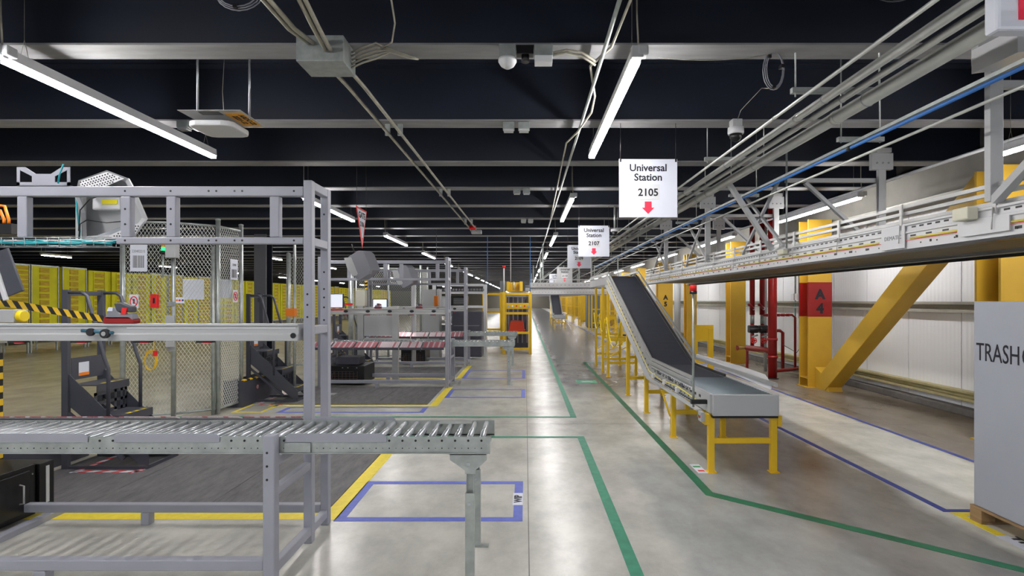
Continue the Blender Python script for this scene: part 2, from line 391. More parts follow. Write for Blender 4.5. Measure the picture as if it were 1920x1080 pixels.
# ---------------------------------------------------------------- hanging station signs
def station_sign(x, y, z, num, label, w=.61, grey=False):
    t = thing('station_sign', label, 'sign', (x, y, z))
    B().box(x-w/2, x+w/2, y, y+.006, z, z+w).build('sign_board', LGREY if grey else PAPER, t)
    f = y-.0015
    text(t, 'Universal', .105, (x, f, z+w-.125), RX, UZ, INK, bold=.0022); text(t, 'Station', .105, (x, f, z+w-.225), RX, UZ, INK, bold=.0022)
    pl = B(); pl.box(x-.12, x+.12, y-.002, y-.0004, z+.185, z+.345)
    pl.build('number_plate', WHITE, t); text(t, num, .108, (x, f-.002, z+.225), RX, UZ, INK, bold=.0022)
    B().prism([(x-.036, f, z+.165), (x-.036, f, z+.10), (x-.065, f, z+.10), (x, f, z+.035), (x+.065, f, z+.10), (x+.036, f, z+.10), (x+.036, f, z+.165)], (0, .001, 0)).build('down_arrow', ARROW, t)
    for sx in (-1, 1):
        xx = x+sx*(w/2-.015)
        b = B(); b.tube([(xx, y+.003, z+w-.02), (xx, y+.003, ZC+.01 if y < 20 else 4.06)], .003, 5); b.box(xx-.008, xx+.008, y-.004, y+.008, z+w-.03, z+w+.012)
        b.build('hanger_chain', BLACK, t)
station_sign(1.29, 5.60, 2.472, '2105', 'nearest hanging white station sign with the number 2105')
station_sign(1.35, 10.5, 2.46, '2107', 'second hanging station sign with the number 2107')
station_sign(1.41, 14.0, 2.44, '2109', 'third hanging station sign with the number 2109 partly covered')
station_sign(1.55, 21.0, 2.30, '2110', 'fourth hanging grey station sign far down the aisle', .61, True)
station_sign(1.45, 25.5, 2.25, '2112', 'fifth hanging station sign peeking behind the grey one')
# pennant gate sign
t = thing('gate_sign', 'red bordered pennant sign reading gate hung on two black cords', 'sign', (-2.4, 7.8, 2.38))
B().prism([(-2.4, 7.55, 2.94), (-2.4, 8.06, 2.94), (-2.4, 7.84, 2.36)], (.005, 0, 0)).build('pennant_border', BRED, t)
B().prism([(-2.396, 7.60, 2.915), (-2.396, 8.01, 2.915), (-2.396, 7.86, 2.52), (-2.396, 7.82, 2.52)], (.003, 0, 0)).build('pennant_panel', PAPER, t)
text(t, 'GATE', .12, (-2.392, 7.81, 2.80), (0, 1, 0), UZ, INK, bold=.004)
text(t, '2106', .10, (-2.392, 7.82, 2.68), (0, 1, 0), UZ, INK, bold=.002, squash=.9)
for yy in (7.58, 8.03): B().tube([(-2.398, yy, 2.93), (-2.398, yy, 4.06)], .003, 5).build('cord', BLACK, t)
# ================================================================ RACKS with roller conveyors
XL, XR = -3.75, -1.4
TNAME = {1: 'nearest', 2: 'second', 3: 'third'}
def post(b, x, y, z0, z1, w=.055, d=.06): b.box(x-w/2, x+w/2, y-d/2, y+d/2, z0, z1)
def hole_row(parent, pts, axis=(0, -1, 0), r=.007):
    for p in pts: B().disc(p, r, axis, 10, 0, .0012).build('bolt_hole', BLACK, parent)
def rack(i, yC, s):
    yA = yC+s*.53; yB = yC+s*.82
    ph = TNAME[i]; XL = -4.35 if i == 1 else -3.75
    t = thing('workstation_rack', '%s tall grey steel workstation frame over a roller conveyor' % ph, 'rack', (XR, yC, 0))
    w = .06
    xr = XR-w/2
    for x in (xr, XL):
        post(x_ := B(), x, yC, .0, .845, .066, .062); x_.build('short_post', GREY, t, .006)
        post(x_ := B(), x, yA, .0, 2.39, .056, .06); x_.build('upright', GREY, t, .006)
        post(x_ := B(), x, yB, .0, 2.39, .056, .06); x_.build('upright', GREY, t, .006)
        for z in (2.36, 1.99, 1.40):
            B().box(x-.026, x+.026, min(yA, yB)+.03, max(yA, yB)-.03, z-.028, z+.028).build('side_rail', GREY, t, .005)
        B().box(x-.024, x+.024, min(yC, yB)+.03, max(yC, yB)-.03, .055, .11).build('side_rail', GREY, t, .005)
        B().box(x-.022, x+.022, min(yC, yA)+.03, max(yC, yA)-.03, .49, .54).build('side_rail', GREY, t, .005)
        B().box(x-.022, x+.022, min(yC, yA)+.03, max(yC, yA)-.03, .66, .71).build('side_rail', GREY, t, .005)
    # long rails
    B().box(XL+.03, xr-.03, yA-.026, yA+.026, 2.285, 2.35).build('top_rail', GREY, t, .006)
    x0 = -2.69 if i == 1 else XL+.03
    B().box(x0, xr-.03, yA-.026, yA+.026, 1.97, 2.015).build('top_rail', GREY, t, .006)
    for sx in ((-3.31, -2.63, -2.33, -1.65)):
        B().box(sx-.032, sx+.032, yA-.025, yA+.025, 2.0155, 2.2845).build('strut', GREY, t, .006)
    B().box(XL+.03, xr-.033, yC-.028, yC+.028, .09, .15).build('base_rail', GREY, t, .006)
    B().box(XL+.03, xr-.028, yB-.028, yB+.028, .088, .146).build('base_rail', GREY, t, .006)
    B().box(-2.745, -2.675, yC-.03, yC+.03, 0, .09).build('foot', GREY, t, .005)
    B().box(-2.735, -2.675, yB-.03, yB+.03, 0, .088).build('foot', GREY, t, .005)
    if i == 1:
        fy = yA-.0262
        hole_row(t, [(x, fy, 2.318) for x in (-2.63, -2.33, -2.08, -2.03, -1.91, -1.86, -1.52)])
        hole_row(t, [(x, fy, 1.993) for x in (-2.63, -2.33, -2.08, -2.03, -1.91, -1.86, -1.52)])
        hole_row(t, [(x, yA-.0252, z) for x in (-2.63, -2.33) for z in (2.10, 2.20)])
        hole_row(t, [(xr, yA-.0302, z) for z in (1.64, 1.57, 1.49)])
        hole_row(t, [(xr, yB-.0302, z) for z in (2.21, 1.80, 1.68, 1.62, 1.55, 1.46)])
        hole_row(t, [(xr-.008, yC-.0312, z) for z in (.75, .675, .60)], r=.007)
    # light bar with slot indicators
    bx0, bx1 = XL+.06, xr-.05
    yo = yA-.075*s     # conveyor side
    yi = yA+.055*s     # operator side
    y0, y1 = (yA-.06, yA+.045)
    lb = thing('pick_light_bar', '%s long grey light bar fixed between the frame uprights' % ph, 'light bar', (bx0, yA, 1.33))
    b = B(); b.prism([(bx0, y0, 1.335), (bx0, y0, 1.378), (bx0, y0+.012, 1.384), (bx0, y0+.012, 1.428), (bx0, y0, 1.432), (bx0, y0, 1.446), (bx0, y1, 1.446), (bx0, y1, 1.335)], (bx1-bx0, 0, 0))
    b.build('bar_profile', ALU if i > 1 else LGREY, lb, .003)
    if i == 1:
        B().box(bx0+.02, -2.73, y0+.008, y0+.0115, 1.415, 1.424).build('cover_strip', WHITE, lb)
        B().box(-2.60, bx1-.02, y0+.008, y0+.0115, 1.415, 1.424).build('cover_strip', WHITE, lb)
        B().disc((bx1-.03, y0-.004, 1.37), .018, (0, 1, 0), 16, 0, .006).build('end_grommet', BLACK, lb)
    n = int((bx1-bx0)/.40)
    for k in range(n):
        x = bx1-.62-.41*k if i == 1 else bx1-.25-.41*k
        if x < bx0+.1: break
        q = B(); q = q.box(x-.05, x+.05, y0+.01, y0+.06, 1.322, 1.3345).build('indicator_housing', BLACK, lb)
        B().box(x-.005, x+.032, y0+.008, y0+.04, 1.318, 1.322).build('indicator_lamp', REDLED, q)
        ys = y1 if s > 0 else y0
        b = B(); b.tube([(x+.02, ys, 1.395), (x+.02, ys-(.012 if s < 0 else -.012), 1.395)], .03, 16)
        b.v = [(x+.02+(p[0]-x-.02)*1.35, p[1], 1.395+(p[2]-1.395)*.8) for p in b.v]
        b.build('oval_button', RUBBER, lb)
    # ---------------- roller conveyor
    yf, yr = (yC+.04, yC+.46) if s > 0 else (yC-.46, yC-.04)
    cx0, cx1 = XL-.05, -.20
    c = thing('roller_conveyor', '%s galvanised gravity roller conveyor reaching out into the aisle' % ph, 'conveyor', (cx1, yC, 0))
    for yy, sg in ((yf, 1), (yr, -1)):
        b = B(); b.box(cx0, cx1, yy, yy+.003*1, .728, .822)
        b.box(cx0, cx1, min(yy, yy+sg*.028), max(yy, yy+sg*.028), .725, .728); b.box(cx0, cx1, min(yy, yy-sg*.014), max(yy, yy-sg*.014), .728, .733)
        b.build('side_channel', GALV, c)
    rmesh = None; k = 0; x = cx1-.05
    while x > cx0+.03:
        if rmesh is None:
            b = B(); b.tube([(x, yf+.006, .80), (x, yr-.004, .802)], .018, 12); o = b.build('roller', CHROME, c); rmesh = o.data; x00 = x
        else:
            o = bpy.data.objects.new('roller', rmesh); COL.objects.link(o); o.parent = c; o.location = (x-x00, 0, 0)
        x -= .075; k += 1
    if i == 1:
        b = B(); x = cx1-.05
        while x > cx0+.03:
            b.tube([(x, yf-.003, .80), (x, yf-.0004, .80)], .007, 6); b.tube([(x, yf-.002, .757), (x, yf-.0004, .757)], .004, 6)
            b.tube([(x-.037, yf-.002, .757), (x-.037, yf-.0004, .757)], .0025, 6); x -= .075
        b.build('axle_end', BLACK, c, 0, 'stuff')
        def guard(xa, xb, yy, d, nm='side_guard'):
            b = B(); z0 = .792; z1 = .842
            b.prism([(xa, yy, z0), (xb, yy, z0), (xb, yy, z0+.03), (xb-.012, yy, z1-.006), (xb-.03, yy, z1), (xa+.03, yy, z1), (xa+.012, yy, z1-.006), (xa, yy, z0+.03)], (0, d, 0)); b.build(nm, GREY, c, .001)
        guard(-3.78, -2.49, yf-.0065, .003); guard(-2.34, -1.74, yf-.0065, .003); guard(-1.365, -.79, yf-.0065, .003)
        guard(-1.38, -.84, yr+.0045, .003)
        B().box(-.55, -.34, yr-.09, yr-.005, .818, .8215).build('cover_plate', GALV, c)
        B().box(-1.37, -1.22, yf-.012, yf-.0072, .735, .79).build('splice_plate', GALV, c, .001)
    else:
        for xa, xb in ((-3.7, -1.45),):
            pass
    # tripod style end support
    sp = thing('conveyor_stand', '%s galvanised telescopic leg pair under the conveyor end' % ph, 'conveyor stand', (cx1-.1, yC, 0))
    for yy, d in ((yf, -.012), (yr, .004)):
        xg = cx1-.115
        b = B(); b.prism([(xg-.115, yy, .722), (xg+.095, yy, .722), (xg+.095, yy, .69), (xg+.03, yy, .63), (xg+.03, yy, .61), (xg-.03, yy, .61), (xg-.03, yy, .63), (xg-.115, yy, .69)], (0, .004, 0))
        b.box(xg-.115, xg+.095, yy, yy+.03, .7185, .7225); gp = b.build('gusset_plate', GALV, sp)
        B().disc((xg-.01, yy-.004, .665), .010, (0, 1, 0), 10, 0, .004).build('bolt', CHROME, gp)
        b = B(); b.box(xg-.022, xg-.019, yy+.004, yy+.03, .46, .63); b.box(xg+.015, xg+.018, yy+.004, yy+.03, .46, .63); b.box(xg-.022, xg+.018, yy+.027, yy+.03, .46, .63); b.build('inner_leg', GALV, sp)
        b = B(); b.box(xg-.028, xg+.024, yy-.001, yy+.002, .0, .50); b.box(xg-.028, xg-.025, yy+.002, yy+.035, .0, .50); b.box(xg+.021, xg+.024, yy+.002, yy+.035, .0, .50); b.build('outer_leg', GALV, sp)
        B().disc((xg-.002, yy-.005, .44), .010, (0, 1, 0), 10, 0, .004).build('bolt', CHROME, sp)
        B().box(xg-.03, xg+.075, yy-.01, yy+.045, 0, .006).build('foot_plate', GALV, sp)
    # pink slatted trays toward operator
    ty0, ty1 = (yC+.56, yC+.80) if s > 0 else (yC-.80, yC-.56)
    n = 6; L_ = .418
    zc = .80; zl = .765  # far edge higher beside conveyor, lip lower at operator
    for k in range(n):
        a = xr-.04-L_*(6-k); e = a+L_-.018
        tr = thing('slatted_tray', ['first', 'second', 'third', 'fourth', 'fifth', 'sixth'][k]+' tray from the left with rose and white slats on the %s rack' % ph, 'tray', (a, ty0, zl))
        za, zb = (zl-.04, zl+.045) if s < 0 else (zl+.045, zl-.04)
        b = B(); b.prism([(a, ty0, za), (e, ty0, za), (e, ty1, zb), (a, ty1, zb)], (0, 0, .006)); b.box(a, e, (ty0 if s < 0 else ty1)-.004, (ty0 if s < 0 else ty1), zl-.075, zl-.03); b.build('tray_pan', CHAR if s < 0 else MGREY, tr)
        m = 11
        for j in range(m):
            p = a+.008+(L_-.034)*j/m; q = p+(L_-.034)/m-.005
            bb = B(); bb.prism([(p, ty0+.004, za+.007), (q, ty0+.004, za+.007), (q, ty1-.004, zb+.007), (p, ty1-.004, zb+.007)], (0, 0, .007)); bb.build('slat', (PINKL if (j+k) % 3 == 1 or k in (3, 4) and j % 4 else PINK), tr)
    return t
rack(1, 3.0, 1)
rack(2, 10.55, -1)
rack(3, 13.5, -1)

# notched cable bracket on top of the nearest rack
yA = 3.53
t = thing('notched_bracket', 'grey steel bracket with two triangular openings on top of the nearest rack', 'bracket', (-3.1, yA, 2.35))
bx = -3.34; ex = -2.99; yb = yA-.028
b = B(); zt = 2.475
b.prism([(bx, yb, 2.352), (bx+.02, yb, 2.352), (bx+.02, yb, zt-.02), (bx+.02, yb, zt), (bx, yb, zt)], (0, .004, 0))
b.prism([(bx+.02, yb, zt), (bx+.02, yb, zt-.02), (bx+.10, yb, 2.415), (bx+.125, yb, 2.43), (bx+.055, yb, zt)], (0, .004, 0))
b.prism([(ex, yb, 2.352), (ex-.02, yb, 2.352), (ex-.02, yb, zt-.02), (ex-.02, yb, zt), (ex, yb, zt)], (0, .004, 0))
b.prism([(ex-.02, yb, zt), (ex-.02, yb, zt-.02), (ex-.10, yb, 2.415), (ex-.125, yb, 2.43), (ex-.055, yb, zt)], (0, .004, 0))
b.prism([(bx+.10, yb, 2.375), (ex-.10, yb, 2.375), (ex-.10, yb, 2.415), (ex-.125, yb, 2.43), (bx+.125, yb, 2.43), (bx+.10, yb, 2.415)], (0, .004, 0))
b.box(bx, ex, yb, yb+.004, 2.352, 2.376); b.box(bx, ex, yb, yb+.05, 2.351, 2.355)
b.build('bracket_plate', GREY, t)
# wire cable tray with teal cables
t = thing('cable_tray', 'wire mesh cable tray carrying teal and black cables below the top rail', 'cable tray', (-3.2, yA, 1.97))
b = B()
for yy, zz in ((yA-.05, 2.01), (yA+.05, 2.01), (yA-.045, 1.955), (yA, 1.95), (yA+.045, 1.955)): b.tube([(-3.74, yy, zz), (-2.70, yy, zz)], .0022, 5)
x = -3.72
while x < -2.70:
    b.tube([(x, yA-.05, 2.01), (x, yA-.048, 1.955), (x, yA+.048, 1.955), (x, yA+.05, 2.01)], .0022, 5); x += .075
b.build('wire_basket', CHROME, t)
def wavy(x0, x1, y, z, a, n, ph): return [(x0+(x1-x0)*i/n, y+a*math.sin(i*1.3+ph), z+a*.5*math.sin(i*.9+ph*2)) for i in range(n+1)]
for j, (m, r) in enumerate(((TEAL, .008), (TEAL, .008), (BLACK, .006), (BLACK, .005), (WHITE, .006), (TEAL, .008))):
    B().tube(wavy(-3.74, -2.72+.02*j, yA-.03+.012*j, 1.975+.004*j, .008, 26, j*1.7), r, 6, 0).build('cable', m, t)
# projector hood at the nearest station (seen from behind)
def px(x, y, D): return Vector(((x-985)*D/1000, D, 1.6-(y-563)*D/1000))
t = thing('projector_hood', 'white perforated hood with a projector inside behind the nearest rack', 'projector hood', (-3.2, 4.0, 2.1))
out = [(147, 338), (200, 319), (240, 334), (250, 352), (276, 412), (252, 446), (156, 452), (153, 400), (140, 368)]
cen = (205, 385)
D0 = 3.85
O = [px(a, c, D0) for a, c in out]
I = [px(cen[0]+(a-cen[0])*.86, cen[1]+(c-cen[1])*.86, D0+.02) for a, c in out]
b = B(); n = len(O)
for j in range(n):
    k = (j+1) % n; b._add([O[j], O[k], I[k], I[j]], [(0, 1, 2, 3), (3, 2, 1, 0)], 0)
    o2 = O[j]+Vector((-.10, .15, .03)); k2 = O[k]+Vector((-.10, .15, .03))
    b._add([O[j], O[k], k2, o2], [(0, 1, 2, 3)], 0)
b.build('hood_rim', WHITE, t)
b = B(); b._add([p+Vector((-.10, .15, .03)) for p in O], [tuple(range(n))], 0); b.build('hood_back', LGREY, t)
b = B(); q = [px(149, 340, 3.84), px(200, 322, 3.84), px(233, 335, 3.84), px(155, 366, 3.84)]; b.prism(q, (0, .004, 0)); b.build('perforated_panel', WHITE, t)
b = B(); q = [px(243, 425, 3.84), px(270, 414, 3.84), px(250, 444, 3.84), px(205, 447, 3.84), px(205, 441, 3.84)]; b.prism(q, (0, .004, 0)); b.build('perforated_panel', WHITE, t)
b = B()
for r_ in range(6):
    for c_ in range(15):
        x_ = 151+c_*5.1+(r_ % 2)*2.5+r_*1.0; y_ = 341.5-c_*1.55+r_*4.2
        if x_ < 228-0*r_ and y_ > 322+max(0, (x_-200))*.42 and y_ < 365-(x_-155)*.42: b.disc(px(x_, y_, 3.838), .0055, (0, 1, 0), 6, 0, .002)
for r_ in range(5):
    for c_ in range(11):
        x_ = 214+c_*5+(r_ % 2)*2.5; y_ = 424+r_*4.6
        if y_ > 441-(x_-205)*.41+2 and x_ < 268-(y_-418)*.75: b.disc(px(x_, y_, 3.838), .0055, (0, 1, 0), 6, 0, .002)
b.build('perforation', BLACK, t, 0, 'stuff')
c0 = px(205, 390, 3.98)
B().box(c0.x-.10, c0.x+.11, 3.94, 4.1, c0.z-.02, c0.z+.15).build('projector_body', WHITE, t, .012)
B().box(c0.x-.02, c0.x+.09, 3.935, 3.939, c0.z+.02, c0.z+.055).build('warning_label', mat('label_yellow', (240, 225, 30), .5), t)
B().box(c0.x-.17, c0.x-.12, 3.88, 3.92, 2.0, 2.36).build('mounting_plate', ALU, t, .004)
B().bar((c0.x-.1, 3.9, 2.03), (c0.x+.16, 3.9, 2.12), .03, .03).build('lamp_reflector', CHROME, t, .004)
b = B(); b.tube([(c0.x-.15, 3.86, 2.40), (c0.x-.14, 3.86, 2.25), (c0.x-.12, 3.86, 2.1), (c0.x-.13, 3.86, 2.0)], .006, 6); b.build('cable', TEAL, t)
b = B(); b.tube([(c0.x-.12, 3.85, 2.02), (c0.x-.11, 3.85, 2.15), (c0.x-.06, 3.85, 2.18), (c0.x+.08, 3.85, 2.16), (c0.x+.2, 3.85, 2.17)], .004, 6); b.build('cable', BLACK, t)
b = B(); b.tube([(c0.x-.12, 3.85, 2.1), (c0.x-.11, 3.85, 2.25), (c0.x-.05, 3.86, 2.33), (c0.x+.02, 3.87, 2.36)], .004, 6); b.build('cable', BLACK, t)
b = B(); b.tube([(-3.04, 3.47, 2.36), (-3.03, 3.47, 2.42), (-3.005, 3.47, 2.485)], .005, 6)
one('cable_end', b, TEAL, 'loose teal cable end sticking up beside the notched bracket', 'cable', (-3.04, 3.47, 2.36))
# grey faceted hoods at the farther stations
def hood(x0, y0, D, w, label, ry):
    t = thing('scanner_hood', label, 'scanner hood', tuple(px(x0, y0, D)))
    s = D*w/1000/48
    P = lambda a, c, d: px(x0, y0, D)+Vector((a*s, d, -c*s))
    front = [P(5, 14, 0), P(23, 0, .05), P(48, 35, .1), P(36, 52, 0), P(18, 55, -.05), P(10, 48, -.05)]
    ft = [P(0, 12, -.1), P(5, 14, 0), P(10, 48, -.05), P(3, 20, -.1)]
    b = B(); b.prism([P(4, 12, 0), P(23, 0, 0), P(29, 0, 0), P(36, 6, 0), P(49, 38, 0), P(38, 48, 0), P(24, 58, 0), P(12, 48, 0)], (.08, .32, .02)); b.build('hood_shell', MGREY, t, .008)
    b = B(); b.prism([P(-4, 14, -.01), P(10, 13, -.01), P(24, 48, -.01), P(13, 50, -.01), P(2, 34, -.01)], (.0, .012, 0)); b.build('white_side_cover', LGREY, t, .003)
    b = B(); b.prism([P(22, 46, -.03), P(48, 37, -.03), P(46, 46, -.03), P(26, 58, -.03)], (.02, .08, 0)); b.build('lower_cover', MGREY, t, .004)
    B().tube([P(14, 8, .1), P(8, -14, .1)], .012, 6).build('mounting_arm', BLACK, t)
    e = P(24, 12, .3); B().tube([tuple(e), (e.x, ry, 2.33)], .02, 8).build('mounting_arm', MGREY, t)
    return t
hood(649, 470, 9.3, 46, 'grey faceted scanner hood hanging at the second station', 10.02)
hood(738, 497, 12.2, 36, 'grey faceted scanner hood hanging at the third station', 12.97)
# barcode scanner resting on light bar
def scanner(x, y, z, s, label):
    t = thing('hand_scanner', label, 'scanner', (x, y, z))
    P = lambda a, c: (x+a*s, y, z+c*s)
    B().prism([P(-.12, 0), P(.11, 0), P(.115, .03), P(.08, .055), P(-.11, .055), P(-.12, .03)], (0, .08*s, 0)).build('scanner_base', RED, t, .006*s)
    B().prism([P(-.11, .03), P(.11, .03), P(.10, .08), P(.05, .07), P(.0, .085), P(-.03, .13), P(-.08, .12), P(-.10, .07)], (0, .07*s, 0)).build('scanner_body', MGREY, t, .01*s)
    B().prism([P(-.02, .09), P(.10, .085), P(.10, .13), P(.02, .16), P(-.04, .16)], (0, .06*s, 0)).build('scanner_head', CHAR, t, .01*s)
    B().prism([P(.02, .07), P(.06, .07), P(.07, .12), P(.03, .12)], (0, -.006*s, 0)).build('trigger', BRED, t, .002*s)
    B().prism([P(-.085, .095), P(-.045, .095), P(-.04, .125), P(-.075, .125)], (0, -.004*s, 0)).build('sticker', PAPER, t)
scanner(-2.67, 3.5, 1.447, .86, 'grey and red hand scanner resting on the nearest light bar')
scanner(-2.75, 9.95, 1.447, .6, 'dark and red hand scanner standing on the second light bar near its middle')
scanner(-1.98, 9.95, 1.447, .55, 'small red and dark hand scanner right of the other on the second bar')
# pull valve on the light bar
t = thing('pull_handle', 'blue and black clamp tool fixed to the face of the nearest light bar', 'clamp', (-2.75, 3.45, 1.39))
B().tube([(-2.86, 3.44, 1.405), (-2.66, 3.44, 1.39)], .011, 8, 0, True).build('rod', mat('teal_steel', (60, 110, 130), .4, .3), t)
B().tube([(-2.80, 3.447, 1.395), (-2.80, 3.425, 1.395)], .025, 16).build('ring', RUBBER, t, .003)
B().tube([(-2.705, 3.447, 1.385), (-2.705, 3.422, 1.385)], .03, 16).build('ring', RUBBER, t, .003)
B().tube([(-2.705, 3.4215, 1.385), (-2.705, 3.417, 1.385)], .014, 12).build('hub', ALU, t)
# ================================================================ left station furniture
t = thing('black_cabinet', 'black steel cabinet with a door handle at the lower left', 'cabinet', (-3.55, 3.4, 0))
B().box(-4.3, -3.58, 2.7, 3.90, .04, .41).build('carcass', BLACK, t, .005)
B().box(-3.58, -3.565, 2.75, 3.84, .08, .375).build('door', BLACK, t, .004)
o = t.children[-1]
B().box(-4.1, -3.56, 3.91, 4.03, .06, .40).build('rear_module', BLACK, t, .004)
B().box(-3.56, -3.555, 3.96, 3.985, .10, .37).build('seal_strip', WHITE, t)
b = B(); b.tube([(-3.565, 3.76, .16), (-3.535, 3.76, .165), (-3.535, 3.76, .29), (-3.565, 3.76, .295)], .006, 6); b.build('handle', ALU, o)
for z in (.12, .34): B().disc((-3.578, 3.87, z), .006, (1, 0, 0), 8, 0, .003).build('rivet', CHROME, t)
one('floor_rail', B().box(-3.53, -3.46, 2.6, 4.05, .0, .04), GREY, 'grey floor rail along the base of the lower left cabinet', 'rail', (-3.5, 3.3, 0), None, .004)
# second station black cabinet w/ mesh face
def black_unit(x0, x1, y0, label, h=.37):
    t = thing('black_fan_cabinet', label, 'cabinet', (x0, y0, 0))
    B().box(x0, x1, y0, y0+.7, .03, h).build('carcass', BLACK, t, .01)
    cx = (x0+x1)/2-.03; cz = h*.42; b = B()
    for j in range(6):
        a = -.11+.044*j; w_ = .30-.02*abs(j-2.5)*2
        b.tube([(cx-w_*.8, y0-.006, cz+a*.9), (cx-w_, y0-.006, cz+a*.3), (cx-w_*.8, y0-.006, cz-a*.9+0)], .003, 4) if j < 3 else None
        b.bar((cx-w_, y0-.006, cz+a), (cx+w_, y0-.006, cz+a), .004, .004)
    for j in range(9): b.bar((cx-.28+.07*j, y0-.006, cz-.11), (cx-.28+.07*j, y0-.006, cz+.11), .004, .004)
    b.build('grille', mat('bronze_wire', (120, 100, 92), .5, .4), t)
    b = B()
    for u, v in ((.45, -.04), (.58, -.04), (.8, -.04)): b.box(x0+u*(x1-x0), x0+(u+.03)*(x1-x0), y0-.003, y0, h+v, h+v+.008)
    b.build('print_mark', PAPER, t, 0, 'stuff')
    return t
black_unit(-3.78, -3.02, 10.0, 'black low cabinet with a wire grille under the second rack')
black_unit(-3.1, -2.5, 13.3, 'smaller black low cabinet with a wire grille under the third rack')
one('step_platform', B().box(-3.60, -3.15, 10.1, 10.5, .38, .52), DARKM, 'dark box on top of the second grilled cabinet', 'box', (-3.6, 10.1, .38), None, .01)

# step stands
def step_stand(label, y0=5.04, x0=-4.34):
    t = thing('step_stand', label, 'step stand', (x0, y0, 0))
    yn, yf = y0, y0+.42
    for yy in (yn, yf):
        B().box(x0-.03, x0+.03, yy-.02, yy+.02, 0, 1.70).build('post', CHAR, t, .004)
        pts = [(x0, yy, 1.675), (x0+.15, yy, 1.675), (x0+.20, yy, 1.64), (x0+.36, yy, 1.06), (x0+.40, yy, .95), (x0+.40, yy, .42)]
        B().tube(pts, .017, 10).build('handrail', CHAR, t)
        # stringer
        B().prism([(x0+.03, yy-.004, .90), (x0+.78, yy-.004, .17), (x0+.78, yy-.004, .05), (x0+.70, yy-.004, .05), (x0+.03, yy-.004, .60)], (0, .008, 0)).build('stringer', CHAR, t)
        B().bar((x0, yy, .55), (x0+.55, yy, .1), .03, .03).build('brace', CHAR, t)
        B().box(x0-.03, x0+.78, yy-.015, yy+.015, .0, .035).build('base_rail', CHAR, t)
    B().box(x0-.02, x0+.02, yn+.02, yf-.02, 1.645, 1.69).build('crossbar', CHAR, t, .003)
    B().box(x0+.75, x0+.78, yn+.01, yf-.01, .0, .04).build('base_rail', CHAR, t)
    B().box(x0+.03, x0+.036, yn+.02, yf-.02, .84, 1.05).build('back_panel', CHAR, t)
    lb = B().box(x0+.036, x0+.038, yn+.10, yn+.22, .87, 1.0).build('safety_label', PAPER, t)
    B().box(x0+.038, x0+.0395, yn+.10, yn+.22, .87, .90).build('label_band', ORNG, lb)
    for k, (xa, z) in enumerate(((x0+.03, .80), (x0+.27, .51), (x0+.50, .22))):
        w_ = .26
        tr = B().box(xa, xa+w_, yn+.004, yf-.004, z-.012, z).build('tread', CHAR, t)
        B().box(xa+w_-.006, xa+w_, yn+.004, yf-.004, z-.075, z-.012).build('nosing', CHAR, t)
        for q in (.10, .20, .30): B().box(xa+w_-.05, xa+w_-.015, yn+q, yn+q+.06, z, z+.001).build('grip_mark', mat('grip_yellow', (225, 200, 40), .6), tr)
        if k < 2:
            b = B(); xr_ = xa+w_-.03
            for yy in (yn+.004, yn+.17, yn+.25, yn+.33, yf-.03): b.box(xr_, xr_+.005, yy, yy+.03, z-.285, z-.08)
            for zz in (z-.285, z-.20, z-.11): b.box(xr_, xr_+.005, yn+.004, yf-.004, zz, zz+.03)
            b.build('riser_grille', CHAR, t)
    return t
step_stand('nearest charcoal step stand with handrails behind the nearest light bar')
step_stand('second charcoal step stand standing right of the chain link cage', 8.40, -4.36)
step_stand('third charcoal step stand seen behind the second light bar', 12.1, -4.34)
# floor guard troughs
def guard_box(y0, label, x0=-4.5, x1=-4.22, L_=1.3):
    t = thing('floor_guard', label, 'guard', (x0, y0, 0))
    b = B(); b.box(x0, x1, y0, y0+.02, 0, .40); b.box(x0, x1, y0+L_-.02, y0+L_, 0, .36); b.prism([(x1-.012, y0+.02, 0), (x1-.012, y0+L_-.02, 0), (x1-.012, y0+L_-.02, .36), (x1-.012, y0+.02, .40)], (.012, 0, 0)); b.box(x0, x0+.012, y0+.02, y0+L_-.02, 0, .38); b.build('guard_panel', CHAR, t)
    n = 14; b = B()
    for j in range(n):
        ya = y0+.02+(L_-.04)*j/n; yb_ = ya+(L_-.04)/n
        b.prism([(x1-.02, ya, .40-.04*j/n+.001), (x1+.004, ya+.02, .385-.04*j/n), (x1+.004, yb_+.02, .385-.04*j/n), (x1-.02, yb_, .40-.04*j/n+.001)], (0, 0, .012), j % 2)
    b.build('hazard_edge', [YEL, BLACK], t)
    for q in (.35, .8):
        B().disc((x1+.001, y0+L_*q, .24), .035, (1, 0, 0), 20, 0, .002).build('prohibition_sign', BRED, t); B().disc((x1+.003, y0+L_*q, .24), .027, (1, 0, 0), 20, 0, .001).build('prohibition_face', PAPER, t)
        B().box(x1+.004, x1+.0055, y0+L_*q-.008, y0+L_*q+.008, .222, .258).build('pictogram', INK, t)
guard_box(7.95, 'low charcoal floor guard with hazard edge by the second step stand')
guard_box(3.3, 'low charcoal floor guard with hazard edge behind the black cabinet', -4.75, -4.5, 2.2)
guard_box(11.7, 'low charcoal floor guard with hazard edge at the third station')
